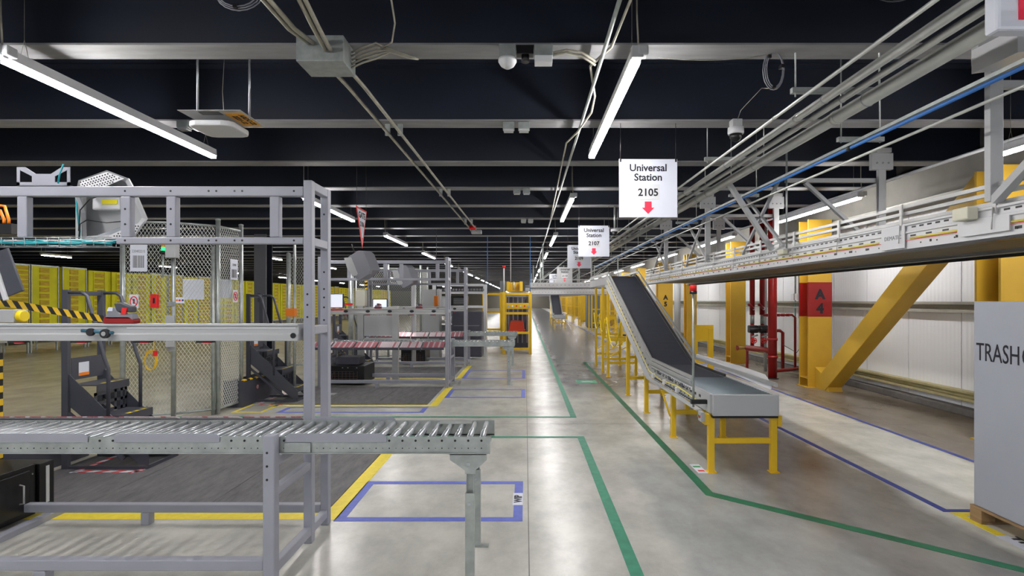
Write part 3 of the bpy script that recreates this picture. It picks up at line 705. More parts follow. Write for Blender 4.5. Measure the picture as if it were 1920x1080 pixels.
# ================================================================ chain link cages
def chain(t, P, Q, z0, z1, pitch=.045, wr=.0032):
    P = Vector(P); Q = Vector(Q); L_ = (Q-P).length; d = (Q-P)/L_; n = Vector((-d.y, d.x, 0)); b = B(); sl = 1.6
    H = z1-z0
    for sg in (1, -1):
        s0 = -H/sl
        while s0 < L_+H/sl:
            # line s = s0 + sg*z/sl (for sg=-1 start mirrored)
            a = s0 if sg > 0 else s0+0
            f = lambda z: a+sg*z/sl
            zs = []
            za, zb = 0, H
            sa, sb = f(za), f(zb)
            lo, hi = 0., 1.
            ds = sb-sa
            for e in (0, L_):
                pass
            t0 = (0-sa)/ds; t1 = (L_-sa)/ds
            lo = max(0, min(t0, t1)); hi = min(1, max(t0, t1))
            if hi-lo > .003:
                p0 = P+d*(sa+ds*lo)+Vector((0, 0, z0+H*lo)); p1 = P+d*(sa+ds*hi)+Vector((0, 0, z0+H*hi))
                o = n*(.002*sg); b.tube([p0+o, p1+o], wr, 3, 0, False)
            s0 += pitch
    b.build('chain_link_mesh', mat('bright_mesh_zinc', (206, 210, 206), .4, .25), t)
def fence(label, pts, h, loc, rail=True, pitch=.045):
    t = thing('chain_link_cage', label, 'fence', loc)
    for p in pts: 
        B().tube([(p[0], p[1], 0), (p[0], p[1], h)], .030, 12).build('fence_post', GALV, t)
        B().tube([(p[0], p[1], h), (p[0], p[1], h+.02), (p[0], p[1], h+.03)], .034, 12, 0, True, [.034, .034, .012]).build('post_cap', GALV, t)
    for a, c in zip(pts, pts[1:]):
        A_ = Vector((a[0], a[1], 0)); C_ = Vector((c[0], c[1], 0)); d = (C_-A_).normalized()
        chain(t, A_+d*.04, C_-d*.04, .08, h-.08, pitch)
        for z in (.08, h-.08): B().tube([A_+d*.03+Vector((0, 0, z)), C_-d*.03+Vector((0, 0, z))], .016, 8).build('fence_rail', GALV, t)
    return t
cage = fence('chain link cage behind the nearest step stand with signs on its mesh', [(-5.30, 7.02), (-4.71, 7.14), (-4.31, 7.48), (-4.28, 8.03)], 2.72, (-4.7, 7.1, 0))
for z in (.95, 1.25, 1.55): B().box(-4.77, -4.66, 7.095, 7.115, z-.03, z+.03).build('hinge', GALV, cage, .004)
B().tube([(-4.355, 7.44, 0), (-4.355, 7.44, 2.35)], .025, 10).build('gate_post', GALV, cage)
B().box(-4.76, -4.65, 7.05, 7.075, .98, 1.40).build('lock_plate', LGREY, cage, .004)
def plate(name, P, Q, u0, u1, z0, z1, m, label, cat, off=.03, group=None):
    """flat board hung on the fence face between P and Q; u along the panel in m"""
    P = Vector((*P, 0)); Q = Vector((*Q, 0)); d = (Q-P).normalized(); n = Vector((d.y, -d.x, 0))
    t = thing(name, label, cat, tuple(P+d*u0+n*off+Vector((0, 0, z0))), group)
    b = B(); a = P+d*u0+n*off; c = P+d*u1+n*off
    b.prism([a+Vector((0, 0, z0)), c+Vector((0, 0, z0)), c+Vector((0, 0, z1)), a+Vector((0, 0, z1))], n*-.004); b.build('sheet', m, t)
    return t, P, d, n
F0, F1, F2, F3 = (-5.30, 7.02), (-4.71, 7.14), (-4.31, 7.48), (-4.28, 8.03)
def bars(t, P, d, n, off, u0, u1, z0, z1, k=14):
    b = B(); random.seed(k)
    for i in range(k):
        u = u0+(u1-u0)*i/k; w = (u1-u0)/k*random.choice((.3, .5, .7))
        a = P+d*u+n*(off+.001); c = a+d*w
        b.prism([a+Vector((0, 0, z0)), c+Vector((0, 0, z0)), c+Vector((0, 0, z1)), a+Vector((0, 0, z1))], n*.001)
    b.build('barcode', mat('faded_ink', (120, 120, 122), .6), t, 0, 'stuff')
t, P, d, n = plate('barcode_sign', F0, F1, .10, .30, 1.98, 2.35, PAPER, 'white barcode sheet on the left panel of the cage', 'sign')
bars(t, P, d, n, .03, .13, .27, 2.03, 2.19); text(t, '220402215', .05, tuple(P+d*.20+n*.032+Vector((0, 0, 2.23))), tuple(d), UZ, mat('faded_ink', (120, 120, 122), .6), squash=.7)
t, P, d, n = plate('barcode_sign', F2, F3, .24, .42, 1.90, 2.20, PAPER, 'white barcode sheet on the right end of the cage', 'sign')
bars(t, P, d, n, .03, .27, .39, 1.93, 2.05, 12); text(t, '22040', .05, tuple(P+d*.33+n*.032+Vector((0, 0, 2.10))), tuple(d), UZ, mat('faded_ink', (120, 120, 122), .6), squash=.7)
def nosign(P_, Q_, u, z, label):
    t, P, d, n = plate('prohibition_sign', P_, Q_, u-.055, u+.055, z-.09, z+.09, PAPER, label, 'sign')
    c = P+d*u+n*.031+Vector((0, 0, z)); b = B()
    pts = [c+d*(math.cos(a*math.pi/12)*.042)+Vector((0, 0, math.sin(a*math.pi/12)*.062)) for a in range(25)]
    b.tube(pts, .006, 6); b.bar(c-d*.028+Vector((0, 0, .042)), c+d*.028-Vector((0, 0, .042)), .008, .006); b.build('red_ring', BRED, t)
    B().prism([c-d*.01-Vector((0, 0, .03)), c+d*.012-Vector((0, 0, .03)), c+d*.01+Vector((0, 0, .03)), c-d*.008+Vector((0, 0, .035))], n*.002).build('pictogram', CHAR, t)
nosign(F0, F1, .145, 1.585, 'white sign with a red ring on the left cage panel')
nosign(F2, F3, .36, 1.66, 'white sign with a red ring on the right end of the cage')
plate('white_sheet', F1, F2, .11, .36, 1.61, 1.89, PAPER, 'large blank white sheet behind the cage gate mesh', 'sheet', -.03)
plate('white_sheet', F2, F3, .04, .38, 1.63, 1.90, PAPER, 'blank white sheet behind the right end of the cage mesh', 'sheet', -.03)
t, P, d, n = plate('warning_label', F1, F2, .02, .12, 1.56, 1.64, PAPER, 'small white label with yellow, red and blue symbols on the gate', 'label')
for u, m in ((.035, ORNG), (.065, BRED), (.10, TBLU2)): B().disc(P+d*u+n*.031+Vector((0, 0, 1.60)), .013, tuple(n), 12, 0, .002).build('symbol', m, t)
p = Vector((-4.89, 7.06, 1.50)); t = thing('red_call_box', 'red alarm box fixed to the left panel of the cage', 'alarm box', tuple(p))
B().box(p.x-.045, p.x+.045, p.y-.05, p.y+.0, p.z, p.z+.18).build('housing', BRED, t, .006); B().box(p.x-.005, p.x+.02, p.y-.053, p.y-.050, p.z+.06, p.z+.13).build('pull_slot', BLACK, t)
t = thing('coiled_cable', 'coiled yellow cable hanging on the left panel of the cage', 'cable', (-4.9, 7.03, .75)); b = B()
for j in range(3):
    b.tube([(-4.91+(.07+.008*j)*math.cos(a*.35+j), 6.98+.008*j+.004*math.sin(a), .80+.01*j+(.115+.008*j)*math.sin(a*.35+j)) for a in range(19)], .006, 6)
b.tube([(-4.86, 6.98, .88), (-4.87, 6.99, 1.05), (-4.88, 7.0, 1.12)], .006, 6); b.build('coil', YEL, t)
B().tube([(-4.88, 7.0, 1.10), (-4.88, 7.0, 1.18)], .022, 10).build('plug', BLACK, t); B().box(-4.86, -4.82, 6.96, 6.99, .87, .94).build('red_tag', BRED, t)
B().box(-4.93, -4.83, 6.98, 7.04, 1.19, 1.30).build('junction_box', LGREY, t, .004)
# farther cages
fence('farther chain link cage beside the second step stand', [(-5.6, 12.6), (-5.05, 12.6)], 2.7, (-5.4, 12.6, 0), pitch=.06)
fence('chain link cage behind the second rack with white posts', [(-4.55, 14.3), (-3.75, 14.6), (-2.92, 14.9), (-2.87, 15.7)], 2.55, (-3.7, 14.6, 0), pitch=.05)
one('steel_pipe_post', B().tube([(-3.72, 8.6, 0), (-3.72, 8.6, 2.5)], .022, 12), GALV, 'galvanised pipe standing left of the nearest rack upright', 'post', (-3.72, 8.6, 0))
one('steel_pipe_post', B().tube([(-5.15, 11.6, 0), (-5.15, 11.6, 2.62)], .045, 12), GALV, 'thicker galvanised pipe behind the second step stand', 'post', (-5.15, 11.6, 0))
one('orange_bucket', B().box(-3.83, -3.68, 8.52, 8.6, 1.34, 1.47), ORNG, 'small orange box strapped to the galvanised pipe', 'box', (-3.75, 8.55, 1.34), None, .01)
# ================================================================ yellow storage pods far left
def pod(x, y, kind, label):
    t = thing('storage_pod', label, 'storage pod', (x, y, 0), 'yellow storage pods along the far left')
    w = .96; dp = .9; z0 = .42; z1 = 2.68 + (.0 if kind else -.06)
    B().box(x-dp, x-.03, y+.02, y+w-.02, z0, z1).build('fabric_body', POD, t)
    for a, c in ((x-.05, y+.03), (x-.05, y+w-.03), (x-dp+.03, y+.03), (x-dp+.03, y+w-.03)):
        B().box(a-.02, a+.02, c-.02, c+.02, 0, z0).build('leg', GALV, t)
    B().box(x-dp, x, y, y+w, z0-.05, z0-.0005).build('base_tray', ALU, t)
    b = B(); rows = 11 if kind != 1 else 16
    for k in range(rows):
        za = z0+.04+(z1-z0-.06)*k/rows; zb = za+(z1-z0-.06)/rows*.72
        if kind == 0: b.box(x-.03, x-.008, y+.26, y+w-.26, za, zb)
        elif kind == 1: b.box(x-.03, x-.008, y+.05, y+w-.05, za, zb)
        else: b.box(x-.03, x-.008, y+.30, y+.62, za, zb); 
    b.build('bin_front', PODB, t, 0, 'stuff')
    b = B()
    for yy in ((y+.015, y+w-.015) if kind else (y+.015, y+.24, y+w-.24, y+w-.015)): b.box(x-.03, x-.003, yy-.012, yy+.012, z0, z1)
    b.box(x-.03, x-.003, y, y+w, z1-.03, z1+.01); b.build('edge_strip', POD if kind == 0 else GALV, t)
    return t
protos = [pod(-15, 14.2+i, i, '') for i in range(3)]
PL = 'yellow fabric storage pod on grey legs in the distant row'
for i, o in enumerate(protos): o['label'] = '%s yellow storage pod from the left in the front row' % (['leftmost']+ORD)[[0, 2, 3][i]-(i > 0)]
for i in range(3, 44):
    k = random.choice((0, 0, 1, 2)); o = protos[k]
    dup(o, 0, 14.2+i*1.03-o.location.y, 0, '%s yellow storage pod from the left in the front row' % ORD[i])
for i in range(0, 16):
    k = random.choice((0, 1, 2)); o = protos[k]; dup(o, -3.2, 13.6+i*1.03-o.location.y, 0, '%s yellow fabric pod from the left in the back row' % (['leftmost']+ORD[1:])[i], 'pods of the back row')
# dark column
t = thing('steel_column', 'dark grey steel column among the yellow pods', 'column', (-7.3, 15, 0))
B().box(-7.63, -7.29, 15, 15.03, 0, 3.46).build('flange', mat('column_dark_grey', (98, 100, 106), .5), t); B().box(-7.47, -7.45, 15.03, 15.35, 0, 3.46).build('web', CHAR, t)
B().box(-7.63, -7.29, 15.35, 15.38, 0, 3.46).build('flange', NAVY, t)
B().box(-7.52, -7.44, 14.97, 14.999, 1.55, 1.8).build('junction_box', CHAR, t)
# hazard belt and items at the left edge
t = thing('hazard_belt', 'yellow and black striped belt sloping behind the nearest light bar', 'barrier belt', (-3.9, 4.4, 1.5))
A_ = Vector((-4.1, 4.05, 1.575)); C_ = Vector((-3.70, 4.72, 1.40)); n = 22; b = B(); d = (C_-A_)/n; h = Vector((0, 0, .058)); sh = d*.9
for j in range(n):
    a = A_+d*j; b.prism([a, a+d, a+d-sh+h, a-sh+h], (.003, 0, 0), j % 2)
b.build('belt', [YEL, BLACK], t)
t = thing('hazard_post', 'black and yellow striped edge strip at the left border', 'post', (-3.48, 3.5, .9)); t.location = (-4.0, 4.05, 0); b = B()
for j in range(24): b.box(-4.03, -3.985, 4.03, 4.07, .0+.05*j, .05+.05*j, j % 2)
b.build('striped_post', [YEL, BLACK], t)
t = thing('control_pendant', 'grey control box with a yellow knob at the left edge', 'control box', (-3.9, 4.0, 1.45))
B().box(-4.1, -3.84, 4.0, 4.12, 1.43, 1.53).build('housing', LGREY, t, .006); B().tube([(-3.84, 4.05, 1.48), (-3.80, 4.05, 1.48)], .045, 14).build('knob', mat('knob_yellow', (245, 215, 30), .4), t, .006)
t = thing('tilted_monitor', 'tilted monitor with a white side edge at the left border', 'monitor', (-3.9, 4.0, 1.6))
B().bar((-4.02, 4.0, 1.94), (-3.90, 4.0, 1.62), .02, .30).build('monitor_back', CHAR, t, .004); B().bar((-3.985, 3.98, 1.95), (-3.875, 3.98, 1.60), .02, .03).build('monitor_edge', WHITE, t, .003)
t = thing('sensor_plugs', 'yellow cables plugged into a black block at the left edge', 'connector block', (-3.9, 3.95, 2.1))
B().box(-4.05, -3.81, 3.95, 4.03, 2.09, 2.17).build('block', BLACK, t, .004)
for j, x in enumerate((-3.93, -3.88, -3.845)): B().tube([(x-.10, 3.97, 2.25+.03*j), (x-.03, 3.97, 2.24+.03*j), (x, 3.97, 2.20), (x, 3.97, 2.17)], .010, 8).build('cable', ORNG, t)
t = thing('stack_light', 'small red, amber and green stack light behind the top struts', 'stack light', (-4.5, 7.0, 2.2))
for j, m in enumerate((BLACK, GLOWG, ORNG, BRED, LGREY)): B().tube([(-4.755, 7.0, 2.20+.05*j), (-4.755, 7.0, 2.25+.05*j)], .022, 10, 0).build('lens' if 0 < j < 4 else 'cap', m, t)
B().box(-4.73, -4.60, 7.0, 7.1, 2.16, 2.36).build('sensor_box', LGREY, t, .005); B().tube([(-4.755, 7.0, 1.9), (-4.755, 7.0, 2.2)], .012, 8).build('stem', GALV, t)

# ================================================================ second station interior
t = thing('lit_monitor', 'bright tilted screen on a red base behind the nearest rack upright', 'monitor', (-3.3, 8.95, 1.4))
B().box(-3.42, -3.07, 9.0, 9.03, 1.47, 1.71).build('bezel', BLACK, t, .004); B().box(-3.41, -3.085, 8.996, 8.999, 1.48, 1.70).build('screen', SCREEN, t)
B().box(-3.35, -3.06, 8.94, 9.02, 1.43, 1.455).build('red_tray', BRED, t, .004); B().tube([(-3.30, 9.0, .01), (-3.30, 9.0, 1.43)], .012, 8).build('stand', GALV, t); B().box(-3.40, -3.20, 8.9, 9.1, .0085, .02).build('stand_base', GALV, t)
t = thing('paper_monitor', 'small black framed screen on the grey cabinet of the second station', 'monitor', (-3.0, 10.8, 1.5))
B().box(-3.08, -2.78, 10.75, 10.78, 1.45, 1.63).build('bezel', BLACK, t, .003); B().box(-3.065, -2.795, 10.746, 10.749, 1.46, 1.615).build('screen', SCREEN, t)
t = thing('profile_enclosure', 'aluminium profile frame with a light grey panel under the second light bar', 'enclosure', (-3.3, 10.75, 0))
for x in (-3.32, -2.62): B().box(x-.06, x+.06, 10.72, 10.82, 0, 1.48).build('profile_post', ALU, t, .004)
B().box(-3.255, -2.685, 10.75, 10.80, .88, 1.30).build('grey_panel', LGREY, t, .004)
for z in (.80, 1.33, 1.42): B().box(-3.255, -2.685, 10.74, 10.80, z, z+.045).build('profile_bar', ALU, t, .003)
t = thing('tower_box', 'beige controller box with a striped post above the second station', 'control box', (-3.3, 10.9, 1.45))
B().box(-3.42, -3.22, 10.72, 10.86, 1.481, 1.80).build('housing', mat('beige_plastic', (196, 194, 180), .5), t, .006)
b = B()
for j in range(8): b.prism([(-3.29, 10.93, 1.82+.035*j), (-3.24, 10.93, 1.83+.035*j), (-3.24, 10.93, 1.865+.035*j), (-3.29, 10.93, 1.855+.035*j)], (0, .03, 0), j % 2)
b.build('striped_post', [YEL, BLACK], t)
t = thing('wall_post', 'thick galvanised pipe left of the second station enclosure', 'post', (-3.75, 11.2, 0)); B().tube([(-3.66, 11.2, 0), (-3.66, 11.2, 2.4)], .055, 14).build('pipe', GALV, t); B().box(-3.76, -3.60, 11.10, 11.13, 1.50, 1.54).build('red_clip', BRED, t)
# third station machinery
t = thing('white_duct_pipe', 'bright white pipe standing right of the mesh cage', 'pipe', (-2.75, 13.2, 0)); B().tube([(-2.78, 13.3, 0), (-2.78, 13.3, 2.3)], .06, 14).build('pipe', WHITE, t)
t = thing('pale_cabinet', 'tall pale grey cabinet behind the second light bar', 'cabinet', (-2.6, 14.0, 0)); B().box(-2.82, -2.35, 14.6, 15.0, 0, 1.9).build('carcass', LGREY, t, .01); B().box(-2.80, -2.37, 14.585, 14.599, .1, 1.85).build('door', LGREY, t, .006)
t = thing('wrapping_machine', 'white machine with cross rails and a dark motor behind the third rack', 'machine', (-2.4, 15.2, 0))
for x in (-2.6, -1.15): B().box(x-.05, x+.05, 15.2, 15.3, 0, 2.05).build('machine_post', WHITE, t, .006)
for z in (.95, 1.15, 1.38, 1.78, 2.0): B().box(-2.55, -1.20, 15.2, 15.28, z, z+.07).build('machine_rail', WHITE if z > 1.3 else ALU, t, .004)
B().box(-2.15, -1.65, 15.3, 15.6, 1.42, 1.72).build('motor', BLACK, t, .02)
b = B()
for j in range(5): b.bar((-2.06, 15.295, 1.50+.035*j), (-1.76, 15.295, 1.50+.035*j), .006, .008)
b.build('motor_vent', LGREY, t, 0, 'stuff')
B().box(-2.5, -2.22, 15.3, 15.5, 1.45, 1.72).build('display_panel', WHITE, t, .006); B().box(-2.55, -1.2, 15.3, 16.0, .3, .9).build('machine_base', LGREY, t, .01)
b = B()
for j in range(16): b.box(-2.5+.085*j, -2.45+.085*j, 15.17, 15.2, 1.87, 1.93)
b.build('slot_row', MGREY, t, 0, 'stuff')
t = thing('graphite_machine', 'dark graphite machine housing left of the yellow lift', 'machine', (-2.0, 15.0, 0)); B().box(-2.0, -1.18, 14.5, 15.1, .05, 1.30).build('housing', DARKM, t, .03)
for z in (.35, .62, .9): B().box(-1.95, -1.25, 14.485, 14.499, z, z+.02).build('panel_seam', MGREY, t)
t = thing('orange_robot', 'small orange and yellow tool hanging at the third station', 'tool', (-2.3, 14, 1.6)); B().box(-2.40, -2.29, 14.0, 14.06, 1.44, 1.72).build('tool_body', ORNG, t, .02); B().tube([(-2.34, 14.03, 1.72), (-2.34, 14.03, 4.06)], .008, 6).build('spring_cord', CHAR, t)
# ---------------------------------------------------------------- yellow lift
def lift(x0, x1, y0, h, label, dress=True):
    t = thing('yellow_lift_frame', label, 'lift frame', (x0, y0, 0)); w = .09
    for x in (x0, x1-w):
        for y in (y0, y0+1.0): B().box(x, x+w, y, y+w, 0, h).build('post', YEL, t, .006)
    for z in (.12, .60, 1.18, h-.09):
        B().box(x0+w, x1-w, y0, y0+w*.8, z, z+.07).build('cross_bar', YEL, t, .004)
    for x in (x0, x1-w):
        for z in (.12, .60, 1.18, h-.09): B().box(x, x+w, y0+w, y0+1.0, z, z+.07).build('cross_bar', YEL, t, .004)
    if dress:
        p = B().box(x0+w, x1-w, y0-.01, y0+.03, 1.34, 1.52).build('control_panel', YEL, t, .004)
        for j, m in enumerate((LGREY, WHITE, BRED, WHITE, BRED, LGREY)): B().tube([(x0+.18+.12*j, y0-.03, 1.43), (x0+.18+.12*j, y0-.011, 1.43)], .038 if j in (0, 5) else .025, 12).build('button', m, p)
        B().box(x0+.1, x1-.1, y0+.05, y0+.12, 1.70, 1.79).build('top_plate', LGREY, t)
        for j in range(5): B().box(x0+.15+.14*j, x0+.19+.14*j, y0+.5, y0+.54, .3, 1.7).build('guide_rail', MGREY, t)
        B().box(x0+.1, x1-.1, y0+.9, y0+.94, .1, 1.7).build('back_sheet', DARKM, t)
    return t
lift(-.68, .19, 15.8, 1.84, 'large yellow lift frame with control panel at the aisle edge')
lift(-1.42, -.75, 17.6, 1.86, 'slimmer yellow frame standing behind and left of the large lift', False)
t = thing('red_tote', 'orange red tote inside the large yellow lift', 'tote', (-.3, 16.1, .63)); B().prism([(-.50, 16.1, .67), (-.02, 16.1, .67), (-.07, 16.1, .98), (-.44, 16.1, .98)], (0, .4, 0)).build('tote_body', TOTE, t, .01)
B().box(-.52, 0.0, 16.08, 16.55, .672, .70).build('tote_rim', TOTE, t, .005)
one('grey_control_cabinet', B().box(-.76, -.585, 15.86, 16.1, 1.841, 2.17), mat('cabinet_slate', (112, 118, 122), .5), 'slate control cabinet on top of the lift at its left', 'control box', (-.7, 15.9, 1.841), None, .008)
t = thing('yellow_hoist_box', 'yellow hoist box standing on the large lift', 'hoist', (-.4, 15.9, 1.86)); B().box(-.56, -.48, 15.9, 16.3, 1.87, 2.16).build('cheek', YEL, t, .004); B().box(-.17, -.08, 15.9, 16.3, 1.87, 2.16).build('cheek', YEL, t, .004); B().box(-.48, -.17, 16.1, 16.3, 1.87, 2.14).build('back_plate', YEL, t, .004); B().tube([(-.35, 15.95, 1.9), (-.35, 15.95, 2.15)], .03, 8).build('cylinder', ALU, t)
t = thing('beacon_mast', 'white mast with a red cap rising from the yellow lift', 'beacon', (-.85, 16.2, 0)); B().tube([(-.635, 15.84, 1.84), (-.635, 15.84, 2.55)], .02, 8).build('mast', WHITE, t); B().tube([(-.635, 15.84, 2.55), (-.635, 15.84, 2.63)], .05, 10, 0, True, [.03, .055]).build('red_cap', BRED, t)
for x, m, l in ((-.455, WHITE, 'white'), (-1.18, BLUE, 'blue'), (.15, BLUE, 'right hand blue')):
    one('drop_pole', B().tube([(x, 16.6, 1.8), (x, 16.6, 4.06)], .012, 6), m, '%s drop pole above the yellow lift' % l, 'pole', (x, 16.6, 1.8))
# ---------------------------------------------------------------- crossing conveyors over the far aisle
def crossing(y, z, x0, x1, label):
    t = thing('crossing_conveyor', label, 'conveyor', (x0, y, z))
    B().box(x0, x1, y, y+.05, z, z+.16).build('side_frame', WHITE, t, .004); B().box(x0, x1, y+.75, y+.8, z, z+.16).build('side_frame', WHITE, t, .004)
    B().box(x0, x1, y+.06, y+.74, z+.05, z+.09).build('belt', BELT, t); B().box(x0, x1, y, y+.02, z+.24, z+.27).build('guide_rail', ALU, t); B().box(x0, x1, y+.02, y+.78, z-.03, z-.005).build('under_pan', MGREY, t)
    x = x0+.1; b = B()
    while x < x1: b.box(x, x+.03, y-.004, y, z+.07, z+.09); x += .13
    b.build('slot_row', MGREY, t, 0, 'stuff')
    x = x0+.4
    while x < x1: B().box(x, x+.05, y+.02, y+.06, z+.28, 3.45).build('hanger', GALV, t); B().bar((x, y, z+.25), (x+.9, y, z+1.0), .03, .03).build('brace', GALV, t); x += 1.6
crossing(17.5, 2.02, .15, 3.4, 'white conveyor crossing over the aisle behind the yellow lift')
crossing(22, 1.85, .2, 4.0, 'lower white conveyor crossing over the aisle farther back')
crossing(28, 2.1, .0, 4.6, 'distant white conveyor crossing over the aisle')
crossing(37, 1.95, .0, 4.6, 'farther white conveyor crossing over the aisle')
crossing(50, 2.0, .0, 4.6, 'farthest white conveyor crossing over the aisle')
# ================================================================ YELLOW LEGGED INCLINE CONVEYOR
def incline(dy, label, full=True, leglabel=''):
    XA, XB = 1.70, 2.34; Y0, YK, YT = 4.92+dy, 7.25+dy, 11.0+dy; Z0, ZT = .73, 2.10; YQ = 14+dy
    t = thing('incline_conveyor', label, 'conveyor', (2.0, Y0, 0))
    def prof(zlo, zhi, ya=Y0): return [(ya, Z0+zlo), (YK, Z0+zlo), (YT, ZT+zlo), (YQ, ZT+zlo), (YQ, ZT+zhi), (YT, ZT+zhi), (YK, Z0+zhi), (ya, Z0+zhi)]
    for xa, xb in ((XA, XA+.04), (XB-.04, XB)):
        b = B(); 
        for (ya, za), (yb, zb) in (((Y0, Z0), (YK, Z0)), ((YK, Z0), (YT, ZT)), ((YT, ZT), (YQ, ZT))):
            b.prism([(xa, ya, za-.17), (xa, yb, zb-.17), (xa, yb, zb+.0), (xa, ya, za+.0)], (xb-xa, 0, 0))
        b.build('side_frame', LGREY, t)
    b = B(); YB = 6.1+dy
    for (ya, za), (yb, zb) in (((YB, Z0), (YK, Z0)), ((YK, Z0), (YT, ZT)), ((YT, ZT), (YQ, ZT))):
        b.prism([(XA+.07, ya, za-.03), (XA+.07, yb, zb-.03), (XA+.07, yb, zb-.005), (XA+.07, ya, za-.005)], (XB-XA-.14, 0, 0))
    b.build('belt', BELT, t)
    # rails
    for x, z_ in ((XA+.012, .075), (XB-.012, .085), (XA-.015, .035)):
        b = B(); ye = Y0+.55 if x < 2 else Y0+.02
        pts = [(x, ye, Z0+z_), (x, YK, Z0+z_), (x, YT, ZT+z_), (x, YQ, ZT+z_)]
        for a, c in zip(pts, pts[1:]): b.bar(a, c, .022, .035)
        b.build('guard_rail', ALU, t)
    for x in (XA+.055, XB-.055):
        b = B(); pts = [(x, YB, Z0+.012), (x, YK, Z0+.012), (x, YT, ZT+.012)]
        for a, c in zip(pts, pts[1:]): b.bar(a, c, .02, .03)
        b.build('belt_edge', RUBBER, t)
    # rollers on the flat end
    rm = None; y = Y0+.05
    while y < YB-.02:
        if rm is None: o = B().tube([(XA+.042, y, Z0-.03), (XB-.042, y, Z0-.03)], .024, 10).build('roller', mat('grey_blue_roller', (116, 128, 136), .45, .2), t); rm = o.data; yy0 = y
        else: o = bpy.data.objects.new('roller', rm); COL.objects.link(o); o.parent = t; o.location = (0, y-yy0, 0)
        y += .058
    B().box(XA+.02, XB-.02, Y0-.045, Y0-.005, Z0-.19, Z0+.005).build('end_cover', LGREY, t, .006)
    B().box(XA+.02, XB-.02, Y0-.03, Y0+.03, Z0-.212, Z0-.192).build('end_strip', BLACK, t)
    # side detail
    b = B(); y = Y0+.3
    for j in range(34):
        f = (j+.5)/34
        if j < 14: ya = Y0+.25+(YK-Y0-.4)*j/14; za = Z0
        else: ya = YK+.1+(YT-YK-.2)*(j-14)/20; za = Z0+(ZT-Z0)*(ya-YK)/(YT-YK)
        b.box(XA-.003, XA, ya, ya+.05, za-.07, za-.045); b.tube([(XA-.004, ya+.1, za-.12), (XA, ya+.1, za-.12)], .012, 6)
    b.build('slot_row', BLACK, t, 0, 'stuff')
    b = B()
    pts = [(XA-.018, Y0+.3, Z0-.11), (XA-.018, Y0+1.0, Z0-.08), (XA-.018, Y0+1.7, Z0-.12), (XA-.018, YK, Z0-.09), (XA-.018, YT, ZT-.09)]
    b.tube(pts, .006, 6); b.build('yellow_wire', mat('wire_yellow', (230, 215, 90), .5), t)
    for a, c in (((XA-.03, Y0+.2, Z0-.185), (XA-.03, YK, Z0-.185)), ((XA-.03, YK, Z0-.185), (XA-.03, YT, ZT-.185))):
        B().bar(a, c, .06, .012).build('lower_flange', LGREY, t)
    for a in (Y0+.75, Y0+1.25, Y0+1.75): B().box(XA-.03, XA, a, a+.09, Z0-.06, Z0-.015).build('motor_block', CHAR, t, .004)
    b = B(); b.box(XA-.022, XA-.001, Y0+.45, YK-.15, Z0-.038, Z0-.012); b.build('chain_cover', WHITE, t, .002)
    b = B(); y = Y0+.5
    while y < YK-.2: b.box(XA-.028, XA-.0225, y, y+.022, Z0-.034, Z0-.018); b.tube([(XA-.02, y+.03, Z0-.145), (XA-.001, y+.03, Z0-.145)], .009, 6); y += .065
    b.build('pin_row', CHAR, t, 0, 'stuff')
    for a in (Y0+.95, Y0+1.5, Y0+2.05): B().box(XA-.04, XA-.001, a, a+.05, Z0-.15, Z0-.09).build('switch_block', WHITE, t, .004)
    # right hand flared guide
    b = B(); b.prism([(XB-.01, Y0+.15, Z0+.02), (XB+.0, Y0+.15, Z0+.03), (XB+.12, Y0+.55, Z0+.06), (XB+.12, Y0+1.2, Z0+.07), (XB, YK, Z0+.09), (XB-.02, YK, Z0+.08)], (0, 0, .05)); b.build('flared_guide', WHITE, t)
    if not full: legs = (5, 7.6, 11.1)
    else: legs = (4.94, 6.2, 7.58, 8.95, 11.1, 11.85, 13.0)
    for q in legs:
        y = q+dy; zt = (Z0 if y < YK else min(ZT, Z0+(ZT-Z0)*(y-YK)/(YT-YK)))-.20
        l = thing('yellow_leg_frame', 'yellow leg frame %s under the conveyor%s' % ({4.94: 'at the near end', 6.2: 'second from the near end', 7.58: 'third from the near end', 8.95: 'fourth from the near end', 11.1: 'below the raised end', 11.85: 'behind the raised end', 13.0: 'farthest back', 5: 'at its front', 7.6: 'at its middle'}[q], leglabel), 'leg frame', (2.0, y, 0))
        for x in (XA, XB-.06): B().box(x, x+.055, y, y+.055, .008, zt).build('leg', YEL, l, .004); B().box(x-.01, x+.075, y-.015, y+.07, 0, .008).build('foot_plate', YEL, l)
        zz = [.27] + ([.75, 1.2] if q > 10 else []) + ([.62] if 8 < q < 10 else [])
        for z in zz: B().box(XA+.056, XB-.061, y+.01, y+.045, z, z+.05).build('cross_bar', YEL, l, .003)
        if q in (4.94,):
            B().box(XA-.045, XA-.002, y-.02, y+.06, zt-.08, zt+.02).build('bracket', YEL, l, .003); B().box(XB+.0, XB+.04, y, y+.05, zt-.10, zt+.0).build('bracket', YEL, l, .003)
        if q in (6.2,): B().bar((XA-.11, y+.02, zt+.02), (XA-.01, y+.02, zt-.28), .02, .02).build('knee_brace', YEL, l)
        if q > 10:
            for a in (.4, .9): B().bar((XA+.03, y+.03, a), (XB-.03, y+.03, a+.35), .02, .02).build('diagonal_brace', YEL, l)
    return t
incline(0, 'black belt conveyor rising on yellow legs beside the aisle')
dist = incline(26, 'distant dark belt conveyor on yellow legs in the far aisle', False, ' of the distant conveyor')
